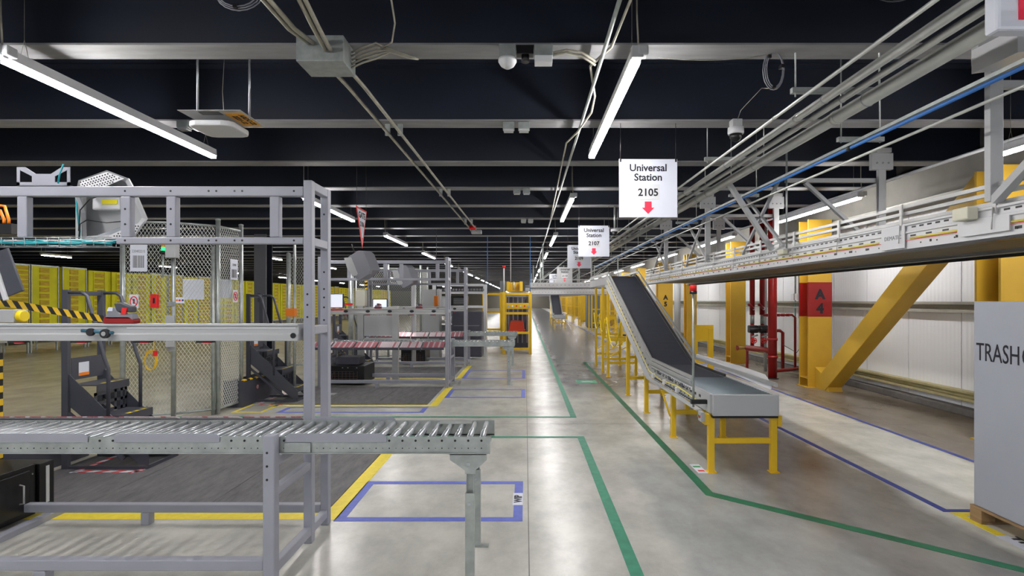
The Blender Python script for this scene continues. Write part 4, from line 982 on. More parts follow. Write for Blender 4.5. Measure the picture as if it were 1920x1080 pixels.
# beacon on pole
t = thing('beacon_pole', 'red beacon on a thin galvanised pole beside the yellow conveyor', 'beacon', (1.575, 5.0, .6))
B().tube([(1.575, 5.0, .6), (1.575, 5.0, 1.66)], .011, 10).build('pole', GALV, t)
B().tube([(1.575, 5.0, 1.66), (1.575, 5.0, 1.685)], .034, 16).build('beacon_base', BLACK, t); B().tube([(1.575, 5.0, 1.685), (1.575, 5.0, 1.735), (1.575, 5.0, 1.745)], .03, 16, 0, True, [.031, .031, .024]).build('red_lens', BRED, t)
B().box(1.55, 1.70, 4.98, 5.02, .63, .67).build('bracket', BLACK, t, .003)
t = thing('push_button_box', 'grey box with green and red buttons on the yellow conveyor leg', 'control box', (1.62, 4.93, .45))
B().box(1.615, 1.65, 4.90, 4.99, .48, .57).build('housing', LGREY, t, .004); B().tube([(1.613, 4.93, .525), (1.605, 4.93, .525)], .012, 10).build('red_button', BRED, t); B().tube([(1.613, 4.965, .525), (1.605, 4.965, .525)], .012, 10).build('green_button', GREENB, t)
t = thing('yellow_hose', 'yellow air hose draped in loops under the raised conveyor', 'hose', (1.6, 10.9, 1.2)); b = B()
def sag(a, c, s, n=14): return [tuple(Vector(a).lerp(Vector(c), i/n)-Vector((0, 0, s*4*(i/n)*(1-i/n)))) for i in range(n+1)]
b.tube(sag((1.66, 10.9, 1.25), (1.72, 9.6, 1.25), .55), .012, 6); b.tube(sag((1.66, 12.9, 1.3), (1.66, 11.9, 1.3), .35), .012, 6); b.tube(sag((1.66, 11.85, 1.15), (1.66, 11.1, 1.2), .25), .012, 6); b.build('hose_loop', mat('hose_yellow', (244, 214, 20), .45), t)
t = thing('pneumatic_valve', 'yellow and grey valve unit hanging on the raised conveyor', 'valve', (1.72, 10, 1.3)); B().box(1.70, 1.76, 9.9, 10.0, 1.35, 1.46).build('yellow_block', YEL, t, .006); B().tube([(1.73, 9.95, 1.20), (1.73, 9.95, 1.34)], .025, 10).build('filter_bowl', LGREY, t); B().box(1.70, 1.78, 9.75, 9.83, 1.18, 1.26).build('regulator', MGREY, t, .006)
# yellow guard frame
t = thing('yellow_guard_frame', 'yellow sheet guard frame with a window behind the black belt', 'guard frame', (3.9, 12.3, 0))
B().box(3.86, 4.34, 12.3, 12.36, .95, 1.03).build('top_bar', YEL, t, .004); B().box(4.23, 4.34, 12.3, 12.4, 0, .949).build('post', YEL, t, .004); B().box(3.86, 3.92, 12.3, 12.36, 0, .949).build('post', YEL, t, .004)
B().box(3.921, 4.229, 12.31, 12.33, .66, .949).build('sheet', YEL, t); B().box(3.921, 4.229, 12.31, 12.33, .15, .30).build('sheet', YEL, t); B().box(3.921, 3.98, 12.31, 12.33, .30, .66).build('sheet', YEL, t)
# ================================================================ OVERHEAD CONVEYOR along the wall
XN, XF = 3.2, 4.35; ya, yb = 1.6, 14.2; zb = 2.03
t = thing('overhead_conveyor', 'long white overhead conveyor hung beside the wall with a brown underside', 'conveyor', (XN, ya, zb))
b = B(); b.prism([(XN, ya, zb), (XN+.05, ya, zb), (XN+.05, ya, zb+.21), (XN-.02, ya, zb+.21), (XN-.02, ya, zb+.195), (XN+.0, ya, zb+.19), (XN, ya, zb+.15), (XN-.015, ya, zb+.145), (XN-.015, ya, zb+.13), (XN, ya, zb+.125)], (0, yb-ya, 0)); b.build('near_side_frame', WHITE, t)
B().box(XF-.05, XF, ya, yb, zb, zb+.20).build('far_side_frame', WHITE, t)
B().box(XN-.005, XN+.08, ya, yb, zb-.022, zb-.001).build('black_lower_edge', BLACK, t)
B().box(XN+.09, XF-.09, ya, yb, zb+.02, zb+.03).build('return_pan', BRWN, t); B().box(XF-.08, XF+.0, ya, yb, zb-.012, zb-.001).build('lower_rail', ALU, t); B().box(XF-.0, XF+.03, ya, yb, zb-.04, zb-.001).build('lower_angle', RUBBER, t)
B().box(XN+.06, XF-.06, ya, yb, zb+.15, zb+.17).build('belt', BELT, t)
for k, (x, z) in enumerate(((XN, .355), (XN+.01, .30), (XN+.03, .235))): B().box(x-.012, x+.012, ya, yb, zb+z-.014, zb+z+.014).build('guide_rail', ALU, t)
y = ya+.2
while y < yb: 
    b = B(); b.box(XN-.025, XN-.012, y, y+.03, zb+.16, zb+.38); b.tube([(XN-.03, y+.015, zb+.2), (XN-.04, y+.015, zb+.05)], .004, 5); b.build('rail_bracket', ALU, t); y += .9
b = B(); c2 = B(); y = ya+.05; j = 0
random.seed(3)
while y < yb-.1:
    if not (4.45 < y < 4.78) and not (3.55 < y < 3.85):
        b.box(XN-.002, XN+.001, y, y+.045, zb+.170, zb+.183)
        if j % 2 == 0: b.box(XN-.002, XN+.001, y, y+.06, zb+.10, zb+.113)
        if j % 3 == 0: b.box(XN-.002, XN+.001, y, y+random.choice((.02, .05)), zb+.035, zb+.055)
        if j % 2: b.tube([(XN-.002, y+.03, zb+.04), (XN+.001, y+.03, zb+.04)], .007, 6)
    y += .085; j += 1
b.build('slot_row', BLACK, t, 0, 'stuff')
for s0, s1 in ((1.7, 3.5), (3.9, 4.42), (4.82, 8.0), (8.3, 14.0)): B().tube([(XN-.008, s0, zb+.085), (XN-.008, s1, zb+.085)], .008, 8).build('yellow_conduit', mat('wire_yellow', (230, 215, 90), .5), t)
B().box(XN-.012, XN-.0155+.003, ya, yb, zb+.068, zb+.072).build('red_line', ARROW, t)
B().box(XN-.024, XN-.016, 4.47, 4.76, zb+.01, zb+.20).build('name_plate', WHITE, t, .002)
text(t, 'DEMATIC', .05, (XN-.0255, 4.61, zb+.09), (0, -1, 0), UZ, mat('plate_grey_ink', (130, 132, 136), .5))
B().prism([(XN-.025, 3.5, zb+.03), (XN-.025, 3.86, zb+.03), (XN-.025, 3.92, zb+.05), (XN-.025, 3.92, zb+.13), (XN-.025, 3.5, zb+.13)], (.008, 0, 0)).build('cover_plate', WHITE, t)
B().box(XN-.10, XN-.02, 3.74, 3.88, zb+.14, zb+.23).build('bracket_block', mat('cream_plastic', (214, 212, 192), .5), t, .01); B().box(XN-.08, XN-.02, 6.45, 6.62, zb+.13, zb+.19).build('bracket_block', mat('cream_plastic', (214, 212, 192), .5), t, .01)
names = ['nearest', 'second', 'third', 'fourth', 'fifth']
for i, y in enumerate((3.62, 6.55, 9.3, 12.05)):
    h = thing('hanger_frame', '%s white hanger frame holding the overhead conveyor' % names[i], 'hanger frame', (XN, y, zb+.2))
    for x in ((XN-.02, XF+.02) if i != 1 else (XF+.02,)):
        B().box(x-.045, x+.045, y-.025, y+.025, zb+.24, 3.32).build('hanger_post', LGREY, h, .004)
        B().box(x-.13, x+.13, y-.03, y+.03, 3.20, 3.40).build('splice_plate', LGREY, h, .003); B().box(x-.09, x+.09, y-.06, y+.06, 3.40, 3.458).build('beam_clamp', ALU, h, .003)
        for dx in (-.07, .0, .07): B().disc((x+dx, y-.035, 3.28), .012, (0, 1, 0), 8, 0, .005).build('bolt', CHROME, h)
    if i == 1:
        B().tube([(XN-.04, y-.1, zb+.2), (XN-.04, y-.1, 3.4)], .012, 8).build('threaded_rod', GALV, h)
    B().bar((XN+.02, y+.05, 3.08), (XF, y+.05, 3.08), .05, .05).build('top_tie', LGREY, h)
    if i == 1: B().bar((XN-.03, y+.3, zb+.22), (XN-.60, y+.3, 3.12), .07, .05).build('diagonal_brace', LGREY, h)
    if i == 0:
        B().bar((XN-.03, y-.02, zb+.24), (XN-.03, y-1.1, 3.1), .06, .05).build('diagonal_brace', LGREY, h)
    if i >= 1:
        B().bar((XF-.05, y+.03, zb+.25), (XF-.9, y+.03, 3.05), .05, .04).build('diagonal_brace', LGREY, h)
        B().bar((XN, y+.06, zb+.25), (XN, y+1.2, 3.1), .035, .035).build('diagonal_brace', LGREY, h)
        B().bar((XN, y+1.3, zb+.25), (XN, y+.2, 3.1), .035, .035).build('diagonal_brace', LGREY, h)
# gusset assembly near the top right
t = thing('gusset_plate', 'light grey bolted gusset plate near the top right of the ceiling', 'plate', (3.0, 3.3, 3.0))
B().prism([(2.86, 3.42, 3.05), (3.08, 3.42, 3.08), (3.08, 3.42, 3.26), (2.86, 3.42, 3.20)], (.02, -.3, 0)).build('plate', WHITE, t, .002)
# far yellow post clutter along the aisle
for i, y in enumerate((19, 23, 27.5, 33, 38, 44, 52, 60)):
    t = thing('yellow_leg_frame', 'distant yellow leg frame number %s along the right of the aisle' % ('one two three four five six seven eight'.split()[i]), 'leg frame', (3.7, y, 0))
    t['label'] = '%s distant yellow leg frame along the right side of the far aisle' % ORD[i]; t['group'] = 'distant yellow leg frames'
    for x in (3.4, 4.05): 
        for yy in (y, y+1.2): B().box(x, x+.07, yy, yy+.07, 0, 1.9).build('leg', YEL, t)
    for z in (.4, 1.1, 1.85): B().box(3.47, 4.05, y, y+.05, z, z+.06).build('cross_bar', YEL, t)
for i, (x, y, c) in enumerate(((4.3, 24, LGREY), (3.6, 31, mat('cabinet_slate', (112, 118, 122), .5)), (4.2, 40, YEL))):
    t = thing('floor_cabinet', ['pale tall cabinet in the far right aisle', 'slate tall cabinet farther down the right aisle', 'yellow tall cabinet at the far right'][i], 'cabinet', (x, y, 0))
    B().box(x, x+.8, y, y+1.0, .05, 2.0).build('carcass', c, t, .02); B().box(x+.03, x+.77, y-.02, y-.001, .12, 1.93).build('door', c, t, .01); B().box(x+.05, x+.75, y+.05, y+.95, 0, .05).build('plinth', BLACK, t)
# ================================================================ COLUMNS
def column(y0, label, xw=.43, band=False, code=None, x0=5.18):
    t = thing('steel_column', label, 'column', (x0, y0, 0)); H = 3.08
    x1 = x0+xw
    o = B().box(x0, x1, y0, y0+.03, 0, H).build('flange', YELC, t); B().box(x0, x1, y0+.31, y0+.34, 0, H).build('flange', YELC, t); B().box((x0+x1)/2-.01, (x0+x1)/2+.01, y0+.03, y0+.31, 0, H).build('web', YELC, t)
    B().box(x0+.001, x1-.001, y0+.031, y0+.309, .16, .175).build('stiffener', YELC, t)
    B().box(x0-.03, x1+.03, y0-.03, y0+.37, 0, .012).build('base_plate', YELC, t)
    if band:
        for a, c in ((y0-.0015, y0+.0315), (y0+.3085, y0+.3415)): B().box(x0-.0015, x1+.0015, a, c, 1.30, 1.93).build('red_band', REDBAND, t)
    if code:
        text(t, code[0], .24, ((x0+x1)/2, y0-.003, 1.63), RX, UZ, INK, bold=.012); text(t, code[1], .24, ((x0+x1)/2, y0-.003, 1.37), RX, UZ, INK, bold=.012)
    return t
column(5.81, 'yellow steel column rising behind the grey trash crate', .6)
column(9.76, 'yellow column with a red band and the code A4', .43, True, ('A', '4'))
column(13.45, 'yellow column left of the red fire pipes', .38)
column(17.1, 'narrow yellow column behind the beacon pole', .32)
column(20.8, 'yellow column with the code A5 beside the black belt', .58, False, ('A', '5'))
cp = column(24.6, 'yellow column in the distant row along the wall', .4); cp['group'] = 'distant yellow columns'
for k in range(1, 20): dup(cp, 0, 3.8*k, 0, '%s yellow column beyond the one with code A5 along the wall' % ORD[k])
t = thing('diagonal_brace', 'thick yellow diagonal brace rising from the foot of column A4', 'brace', (5.4, 9.6, 0))
B().bar((5.42, 9.52, .12), (5.42, 6.18, 2.98), .30, .26, 0, (1, 0, 0)).build('box_beam', YELC, t, .008)
B().prism([(5.30, 9.755, .0), (5.30, 9.30, .0), (5.30, 9.45, .25), (5.30, 9.755, .38)], (.24, 0, 0)).build('foot_gusset', YELC, t)
# ================================================================ RED FIRE RISER
t = thing('fire_riser', 'red sprinkler riser with valves and pipes before the white wall', 'fire riser', (5.05, 10.9, 0))
B().tube([(5.05, 10.9, .02), (5.05, 10.9, ZC)], .085, 18).build('main_pipe', RED, t)
for z in (.78, .42): B().tube([(5.05, 10.9, z), (5.05, 10.9, z+.05)], .10, 18).build('coupling', RED, t)
B().tube([(5.05, 10.9, 0), (5.05, 10.9, .02)], .12, 18).build('floor_flange', BLACK, t)
for x, y in ((5.02, 11.8), (5.24, 11.8)):
    B().tube([(x, y, .55), (x, y, 1.08)], .04, 12).build('riser_pipe', RED, t); B().tube([(x, y, 1.28), (x, y, ZC)], .055, 12).build('riser_pipe', RED, t)
    B().tube([(x, y, 1.08), (x, y, 1.28)], .045, 12).build('sleeve', GALV, t); B().box(x-.10, x+.10, y-.12, y+.04, .88, 1.05).build('valve_body', BLACK, t, .03); B().tube([(x-.12, y-.13, .96), (x+.12, y-.13, .96)], .035, 10).build('valve_cap', BLACK, t); B().tube([(x-.07, y-.14, .80), (x+.06, y-.14, .84)], .02, 8).build('trim_pipe', CHROME, t)
    B().tube([(x-.02, y-.1, 1.42), (x-.12, y-.16, 1.50), (x-.16, y-.16, 1.50)], .03, 10).build('elbow', RED, t)
    B().disc((x, y-.06, 1.42), .035, (0, -1, 0), 14, 0, .02).build('gauge', PAPER, t)
    wv = B(); c = Vector((x-.03, y-.16, .72)); wv.tube([c+Vector((math.cos(a*math.pi/8)*.06, 0, math.sin(a*math.pi/8)*.06)) for a in range(17)], .009, 6)
    for a in range(3): wv.bar(c-Vector((math.cos(a*1.047)*.06, 0, math.sin(a*1.047)*.06)), c+Vector((math.cos(a*1.047)*.06, 0, math.sin(a*1.047)*.06)), .01, .01)
    wv.build('handwheel', BRED, t); B().tube([(x, y-.15, .72), (x, y, .72)], .02, 8).build('stem', RED, t)
B().tube([(4.88, 11.75, .55), (5.10, 11.3, .55), (5.05, 10.98, .55)], .06, 12).build('manifold', RED, t); B().tube([(4.93, 11.85, 0), (4.93, 11.85, .52)], .03, 10).build('drain_pipe', RED, t)
B().tube([(4.70, 11.8, .55), (4.88, 11.8, .55)], .035, 10).build('brass_outlet', mat('brass', (170, 140, 70), .4, .5), t); B().disc((4.68, 11.8, .55), .06, (1, 0, 0), 8, 0, .02).build('outlet_cap', RED, t)
B().tube([(5.1, 11.2, .95), (5.48, 11.5, .95), (5.55, 11.5, .90), (5.55, 11.5, .12)], .035, 10).build('branch_pipe', RED, t)
B().tube([(5.1, 11.4, 1.28), (5.85, 11.7, 1.28), (5.92, 11.7, 1.22), (5.92, 11.7, .12)], .026, 10).build('branch_pipe', RED, t); B().tube([(5.1, 11.1, .12), (5.7, 11.4, .12), (6.0, 11.6, .12)], .035, 10).build('branch_pipe', RED, t)
for q in range(5): B().tube([(5.2+.13*q, 11.42+.05*q, 1.25), (5.2+.13*q, 11.42+.05*q, 1.31)], .04, 10).build('pipe_fitting', RED, t)
B().tube([(5.85, 11.0, .9), (5.7, 11.2, .5), (5.5, 11.4, .65)], .008, 6).build('grey_cable', CHAR, t)
for x, l in ((5.40, 'pale grey pipe just behind the red riser'), ): one('grey_drain_pipe', B().tube([(x, 12.0, 0), (x, 12.0, ZC)], .035, 10), LGREY, l, 'pipe', (x, 12.0, 0))
t = thing('wall_conduits', 'row of grey wall conduits with small white boxes left of column A4', 'conduit', (6.1, 12, 1.5))
for j in range(4): y = 11.6+.17*j; B().tube([(6.13, y, 1.75), (6.13, y, ZC)], .018, 8).build('conduit', GALV, t); B().box(6.06, 6.16, y-.06, y+.06, 1.60, 1.75).build('switch_box', WHITE, t, .004); B().tube([(6.13, y, 1.2), (6.13, y, 1.6)], .012, 6).build('cable', TEAL if j % 2 else CHAR, t)
one('wall_downpipe', B().tube([(5.7, 20.0, 0), (5.7, 20.0, ZC)], .12, 14), LGREY, 'wide pale downpipe behind the belt near code A5', 'pipe', (5.7, 20, 0))
one('wall_downpipe', B().tube([(5.75, 18.6, 0), (5.75, 18.6, ZC)], .07, 14), MGREY, 'narrower grey downpipe right of the wide pale one', 'pipe', (5.75, 18.6, 0))
# ================================================================ TRASH CRATE ON PALLET
t = thing('wooden_pallet', 'wooden pallet under the grey trash crate', 'pallet', (3.27, 2.6, 0))
px0, px1, py0, py1 = 3.25, 4.3, 2.65, 3.90
for y in (py0, (py0+py1)/2-.05, py1-.1):
    for x in (px0, (px0+px1)/2-.05, px1-.1): B().box(x, x+.1, y, y+.1, .016, .098).build('block', WOOD, t, .003)
for y in (py0, (py0+py1)/2-.05, py1-.1): B().box(px0, px1, y, y+.1, 0, .0155).build('bottom_board', WOOD, t, .002)
for k in range(7): x = px0+(px1-px0-.1)*k/6; B().box(x, x+.1, py0, py1, .0985, .114).build('deck_board', WOOD, t, .002)
t = thing('trash_crate', 'tall grey crate lettered trash standing on a pallet at the right edge', 'crate', (3.26, 2.7, .115))
B().box(3.262, 4.25, 2.66, 3.88, .116, 1.592).build('crate_wall', mat('crate_grey', (166, 170, 180), .5, 0, .03, 2), t, .006)
text(t, 'TRASH ', .182, (3.2605, 3.858, 1.17), (0, -1, 0), UZ, INK, align='LEFT', squash=.62)
text(t, 'C', .182, (3.2605, 3.505, 1.17), (0, -1, 0), UZ, INK, align='LEFT', squash=.62)
# ================================================================ CEILING SERVICES
ZP = 3.1
def run(name, x, z, r, m, label, y0=-1, y1=60, cat='pipe', couplings=True):
    t = thing(name, label, cat, (x, y0, z)); B().tube([(x, y0, z), (x, y1, z)], r, 14).build('pipe_run', m, t)
    if couplings:
        y = 1.3
        while y < 30: B().tube([(x, y, z), (x, y+.05, z)], r*1.12, 14).build('coupling', m, t); y += 3.05
    return t
run('ceiling_conduit', 2.05, 3.1, .013, PIPE, 'thin outermost conduit of the overhead pipe bundle')
run('ceiling_pipe', 2.235, 3.1, .031, PIPE, 'first thick steel pipe of the overhead bundle')
run('ceiling_pipe', 2.365, 3.1, .024, PIPE, 'middle slimmer steel pipe of the overhead bundle')
run('ceiling_pipe', 2.555, 3.1, .052, PIPE, 'thickest steel pipe of the overhead bundle')
for k in range(12):
    y = 2.05+1.94*k
    t = thing('trapeze_hanger', '%s steel trapeze hanger from the camera under the pipe bundle' % ORD[k], 'hanger', (2.3, y, 3.15), 'trapeze hangers of the pipe bundle')
    b = B(); b.box(2.0, 2.68, y, y+.04, 3.155, 3.195); b.build('strut_channel', GALV, t)
    for x in (2.03, 2.66): B().tube([(x, y+.02, 3.13), (x, y+.02, 4.05)], .006, 6).build('threaded_rod', GALV, t)
    for x, r in ((2.235, .033), (2.365, .026), (2.555, .054)):
        c = B(); c.tube([(x+math.cos(a*math.pi/6)*r, y-.012, 3.1+math.sin(a*math.pi/6)*r) for a in range(13)], .004, 5); c.build('pipe_clamp', CHROME, t)
t = thing('blue_hose_tray', 'blue hose strapped beneath a steel channel running down the ceiling', 'hose', (2.86, 0, 2.95))
B().box(2.855, 2.90, -1, 22, 2.965, 2.99).build('channel', GALV, t); B().tube([(2.87, -1, 2.945), (2.87, 22, 2.945)], .014, 10).build('hose', BLUE, t)
for y in (4.7, 7.2, 9.7, 12.2): B().tube([(2.87, y, 2.945), (2.87, y+.04, 2.945)], .022, 8).build('strap', BLACK, t)
for k, y in enumerate((4.68, 7.18, 9.7, 12.2, 14.7, 17.2)):
    t = thing('channel_hanger', '%s steel channel hanger from the camera carrying the blue hose' % ORD[k], 'hanger', (2.9, y, 2.97), 'hangers of the blue hose')
    B().box(2.74, 3.14, y-.02, y+.02, 2.992, 3.03).build('strut_channel', GALV, t)
    for x in (2.77, 3.11): B().tube([(x, y, 2.98), (x, y, 4.05)], .006, 6).build('threaded_rod', GALV, t)
run('ceiling_conduit', 2.79, 2.80, .011, PIPE, 'thin conduit running below the blue hose', couplings=False)
t = thing('wall_light_conduit', 'conduit linking the strip lights of the wall row', 'conduit', (4.85, 0, 3.3)); B().tube([(4.85, -1, 3.20), (4.85, 60, 3.20)], .02, 8).build('pipe_run', WHITE, t)
# left ceiling conduits with junction box
t = thing('junction_box', 'large galvanised junction box on the first ceiling beam', 'junction box', (-1.45, 3.95, 3.3))
bz = 3.36
B().box(-1.60, -1.27, 3.72, 3.99, bz-.09, bz+.09).build('box', GALV, t, .003)
for i, (x0, x1) in enumerate(((-1.48, -1.36), (-1.35, -1.22))):
    t = thing('ceiling_conduit', ['left', 'right'][i]+' ceiling conduit running from the junction box down the hall', 'conduit', (x0, 4, bz))
    B().tube([(x0, 4.0, bz), (x0+.02, 4.4, bz), (x1, 13.1, bz), (x1, 13.3, bz-.03)], .016, 8).build('pipe_run', DULLPIPE, t)
    for y in (5.62, 8.9, 12.2): B().box(x0-.02+(x1-x0)*(y-4)/9.3, x0+.03+(x1-x0)*(y-4)/9.3, y, y+.03, bz-.02, bz+.10).build('beam_clip', GALV, t)
    t = thing('ceiling_conduit', ['left', 'right'][i]+' pair of conduits entering the junction box from above the camera', 'conduit', (x0, 3, bz))
    xx = x0-.03+.02*i
    for q in (0, .036):
        if i == 0: pts = [(xx+q-.06, .5, bz+.02), (xx+q-.04, 3.5, bz+.02), (xx+q, 3.71, bz+.03)]
        else: pts = [(xx+q-.0, .5, bz+.05), (xx+q, 3.2, bz+.05), (xx+q-.01, 3.45, bz+.0), (xx+q-.03, 3.71, bz-.02)]
        B().tube(pts, .015, 8).build('pipe_run', DULLPIPE, t)
t = thing('small_junction_box', 'small ceiling box with a red coupling at the end of the two conduits', 'junction box', (-1.3, 13.3, 3.3)); B().box(-1.35, -1.10, 13.3, 13.5, 3.27, 3.36).build('box', LGREY, t, .004); B().tube([(-1.36, 12.9, 3.36), (-1.20, 12.9, 3.36)], .05, 10).build('red_coupling', BRED, t)
t = thing('flexible_conduits', 'bundle of flexible conduits leaving the junction box along the beam', 'conduit', (-1.2, 3.95, 3.35))
for j in range(5):
    zz = bz-.06+.028*j
    B().tube([(-1.27, 3.90, zz), (-1.18, 3.88, zz+.03), (-1.08, 3.86, zz+.05), (-.98, 3.87, 3.40+.006*j), (-.84, 3.9, 3.37+.003*j), (-.80, 3.98, 3.40)], .0075, 6).build('flex_conduit', DULLPIPE, t)
B().tube([(-1.05, 3.86, 3.42), (-.95, 3.8, 3.44), (-.88, 3.6, 3.47), (-.85, 3.3, 3.6), (-.83, 3.0, 4.0)], .006, 6).build('flex_conduit', DULLPIPE, t)
t = thing('ceiling_conduit', 'rigid conduit with a looping flexible hose left of the aisle lights', 'conduit', (.6, 2, 3.4))
B().tube([(.545, .8, 3.37), (.56, 4, 3.37), (.57, 9, 3.40), (.60, 30, 3.42)], .015, 8).build('pipe_run', GALV, t)
B().tube([(.60, 1.9, 3.36), (.62, 3.0, 3.36), (.60, 3.7, 3.36), (.53, 3.95, 3.38), (.50, 4.1, 3.40), (.60, 4.6, 3.36), (.62, 5.0, 3.36), (.55, 5.6, 3.37), (.47, 6.1, 3.40), (.50, 8.0, 3.40), (.56, 12, 3.40)], .010, 8).build('flex_conduit', DULLPIPE, t)
# detectors and boxes
def ceiling_box(x, y, label, n=2):
    t = thing('ceiling_box', label, 'junction box', (x, y, ZC-.08))
    for k in range(n): B().box(x+.16*k, x+.16*k+.12, y, y+.08, ZC-.075, ZC-.001).build('box', GALV, t, .003); B().box(x+.16*k+.01, x+.16*k+.11, y-.002, y+.08, ZC-.095, ZC-.076).build('cover', LGREY, t)
ceiling_box(-.235, 5.55, 'pair of small ceiling boxes on the second beam')
ceiling_box(-.20, 8.85, 'pair of small ceiling boxes on the fourth beam')
ceiling_box(-3.6, 5.5, 'pair of dim ceiling boxes left of the wireless panel')
ceiling_box(-.1, 12.15, 'pair of small ceiling boxes on the sixth beam')
t = thing('motion_detector', 'white domed motion detector on a box under the first beam', 'detector', (-.15, 3.88, 3.3))
B().box(-.19, -.07, 3.85, 3.93, 3.36, 3.455).build('back_box', GALV, t, .003); B().tube([(-.13, 3.89, 3.36), (-.13, 3.89, 3.34), (-.13, 3.89, 3.31), (-.13, 3.89, 3.29)], .06, 18, 0, True, [.066, .068, .05, .02]).build('dome', WHITE, t)
t = thing('black_sensor', 'black sensor block between detector and switch box under the first beam', 'sensor', (-.02, 3.9, 3.35)); B().box(-.065, .06, 3.87, 3.94, 3.39, 3.455).build('body', BLACK, t, .003); B().tube([(.0, 3.9, 3.39), (.0, 3.9, 3.34)], .03, 10).build('lens', BLACK, t)
t = thing('switch_box', 'white and galvanised box right of the motion detector', 'junction box', (.1, 3.9, 3.35)); B().box(.065, .20, 3.86, 3.94, 3.375, 3.455).build('box', GALV, t, .003); B().box(.068, .197, 3.855, 3.94, 3.325, 3.374).build('cover', WHITE, t, .004)
B().tube([(.20, 3.9, 3.41), (.30, 3.9, 3.43), (.42, 3.92, 3.42), (.52, 3.95, 3.37)], .009, 6).build('flex_conduit', DULLPIPE, t); B().tube([(.20, 3.9, 3.39), (.30, 3.9, 3.41), (.42, 3.92, 3.39), (.52, 3.95, 3.34)], .009, 6).build('flex_conduit', DULLPIPE, t)
# wireless access panel
t = thing('wireless_panel', 'hanging metal plate with a white wireless unit and orange label', 'wireless unit', (-3.0, 4.9, 3.2))
pl = B(); pl.box(-2.93, -2.40, 4.49, 4.92, 3.20, 3.204); pl.build('plate', LGREY, t)
B().box(-2.78, -2.60, 4.52, 4.60, 3.197, 3.1995).build('slot', BLACK, t)
B().box(-2.575, -2.42, 4.55, 4.89, 3.196, 3.1995).build('orange_label', mat('amber_label', (236, 168, 40), .5), t)
for q, w_ in ((-2.54, '2221-12'), (-2.475, 'ARDC-22')): text(t, w_, .062, (q, 4.72, 3.1945), (0, 1, 0), (1, 0, 0), INK, bold=.002)
b = B(); oc = [(-2.92, 4.64), (-2.90, 4.60), (-2.84, 4.58), (-2.62, 4.58), (-2.56, 4.60), (-2.53, 4.64), (-2.53, 4.88), (-2.56, 4.93), (-2.62, 4.95), (-2.84, 4.95), (-2.90, 4.93), (-2.92, 4.88)]
b.prism([(x, y, 3.105) for x, y in oc], (0, 0, .05)); b.build('wireless_unit', WHITE, t, .015)
B().tube([(-2.72, 4.76, 3.155), (-2.72, 4.76, 3.20)], .03, 10).build('bracket', CHAR, t)
for x, y in ((-2.765, 4.50), (-2.42, 4.68)): B().tube([(x, y, 3.19), (x, y, 4.06)], .009, 6).build('threaded_rod', CHROME, t); B().box(x-.03, x+.03, 4.06-.62, 4.06-.60, 3.45, 3.52).build('rod_clamp', CHROME, t) if 0 else None
for x, y in ((-2.74, 4.86), (-2.50, 4.86)): B().tube([(x, y, 3.2), (x-.02, y, 3.5), (x+.01, y, 4.05)], .003, 5).build('wire', DULLPIPE, t)
# dome camera
t = thing('dome_camera', 'white dome camera with a black lens under the second beam', 'camera', (2.18, 5.5, 3.3))
B().box(2.12, 2.22, 5.45, 5.55, 3.38, 3.458).build('mount', LGREY, t, .004); B().tube([(2.17, 5.5, 3.38), (2.17, 5.5, 3.33), (2.17, 5.5, 3.31)], .075, 20, 0, True, [.078, .08, .075]).build('housing', WHITE, t)
B().tube([(2.17, 5.5, 3.312), (2.17, 5.5, 3.28), (2.17, 5.5, 3.25), (2.17, 5.5, 3.235)], .06, 18, 0, True, [.062, .06, .042, .015]).build('dome', BLACK, t)
t = thing('dome_camera', 'second small dome camera beside the 2107 sign', 'camera', (1.75, 10.4, 3.1)); B().tube([(1.76, 10.5, 3.0), (1.76, 10.5, 2.95)], .08, 16).build('housing', WHITE, t); B().tube([(1.76, 10.5, 2.95), (1.76, 10.5, 2.87)], .05, 14, 0, True, [.06, .025]).build('dome', BLACK, t); B().tube([(1.76, 10.5, 3.0), (1.76, 10.5, 3.45)], .02, 8).build('stem', GALV, t)
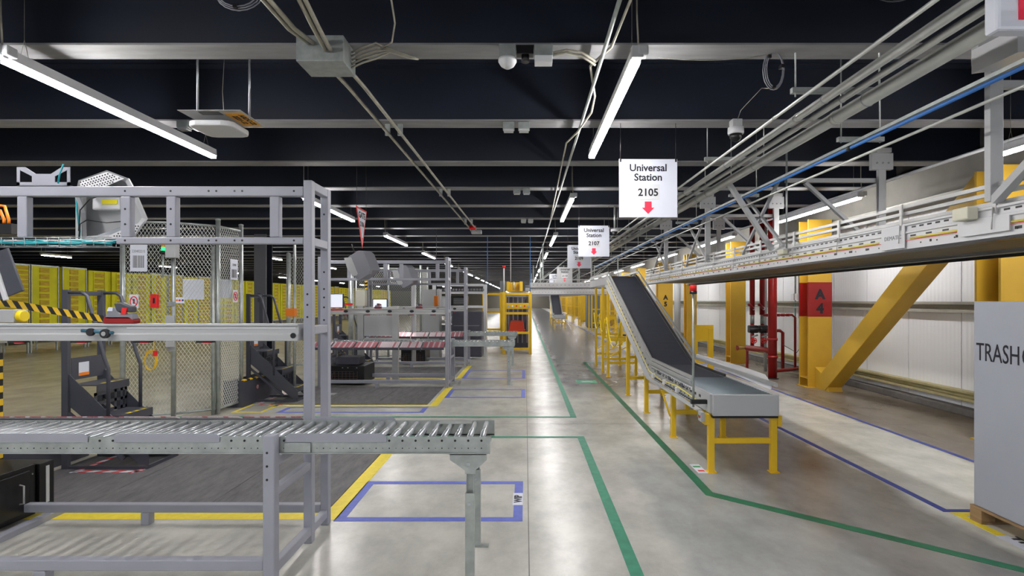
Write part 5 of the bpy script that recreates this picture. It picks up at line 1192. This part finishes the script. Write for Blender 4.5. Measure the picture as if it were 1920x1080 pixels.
# cable coils
def coil(x, y, z, rx, rz, label):
    t = thing('cable_coil', label, 'cable', (x, y, z))
    for j in range(3): B().tube([(x+(rx+.01*j)*math.cos(a*math.pi/10), y+.01*j, z+(rz+.008*j)*math.sin(a*math.pi/10)) for a in range(21)], .004, 5).build('cable_loop', MGREY, t)
    for a in (.2, 2.3, 4.6): B().box(x+rx*math.cos(a)-.012, x+rx*math.cos(a)+.012, y-.01, y+.04, z+rz*math.sin(a)-.012, z+rz*math.sin(a)+.012).build('cable_tie', BLACK, t)
coil(1.88, 4.02, 3.34, .06, .13, 'coiled dark cable hanging under the first beam at the right')
coil(-1.78, 3.3, 3.52, .13, .10, 'coiled dark cable hanging at the top left of the hall')
coil(2.7, 3.9, 3.88, .14, .07, 'coiled black cable between the beams at the top right')
one('ceiling_wire', B().tube(sag((1.0, 4.02, 3.43), (1.83, 4.02, 3.45), .03), .003, 5), DULLPIPE, 'thin wire slung from the aisle light to the cable coil', 'wire', (1.0, 4.02, 3.43))
one('camera_wire', B().tube([(1.9, 4.03, 3.2), (1.95, 4.4, 3.35), (2.1, 5.2, 3.45), (2.17, 5.45, 3.45)], .003, 5), DULLPIPE, 'thin wire from the cable coil to the dome camera', 'wire', (1.9, 4.03, 3.2))
# exit sign box at the top right corner
t = thing('exit_sign', 'pale box sign with a pink red panel at the top right corner', 'sign', (2.35, 2.5, 2.87))
B().box(2.215, 2.75, 2.5, 2.58, 2.87, 3.15).build('sign_box', PAPER, t, .015); B().box(2.31, 2.75, 2.494, 2.499, 2.915, 3.12).build('red_panel', ARROW, t)
B().tube([(2.5, 2.54, 3.15), (2.5, 2.54, 4.0)], .01, 8).build('stem', GALV, t)
# floor labels
t = thing('floor_decal', 'small green and white arrow decal on the aisle floor', 'decal', (.95, 10.4, 0)); B().box(1.0, 1.4, 10.3, 10.65, .0005, .002).build('decal', mat('decal_green', (70, 170, 130), .5), t); B().box(1.1, 1.32, 10.42, 10.52, .002, .003).build('arrow', PAPER, t)
t = thing('floor_decal', 'white decal with green and red marks beside the nearest yellow leg', 'decal', (1.6, 4.95, 0)); B().box(1.60, 1.69, 4.93, 5.2, .0005, .002).build('decal', PAPER, t); B().box(1.61, 1.68, 5.1, 5.14, .002, .003).build('green_mark', GREENB, t); B().box(1.62, 1.68, 4.98, 5.02, .002, .003).build('red_mark', BRED, t)
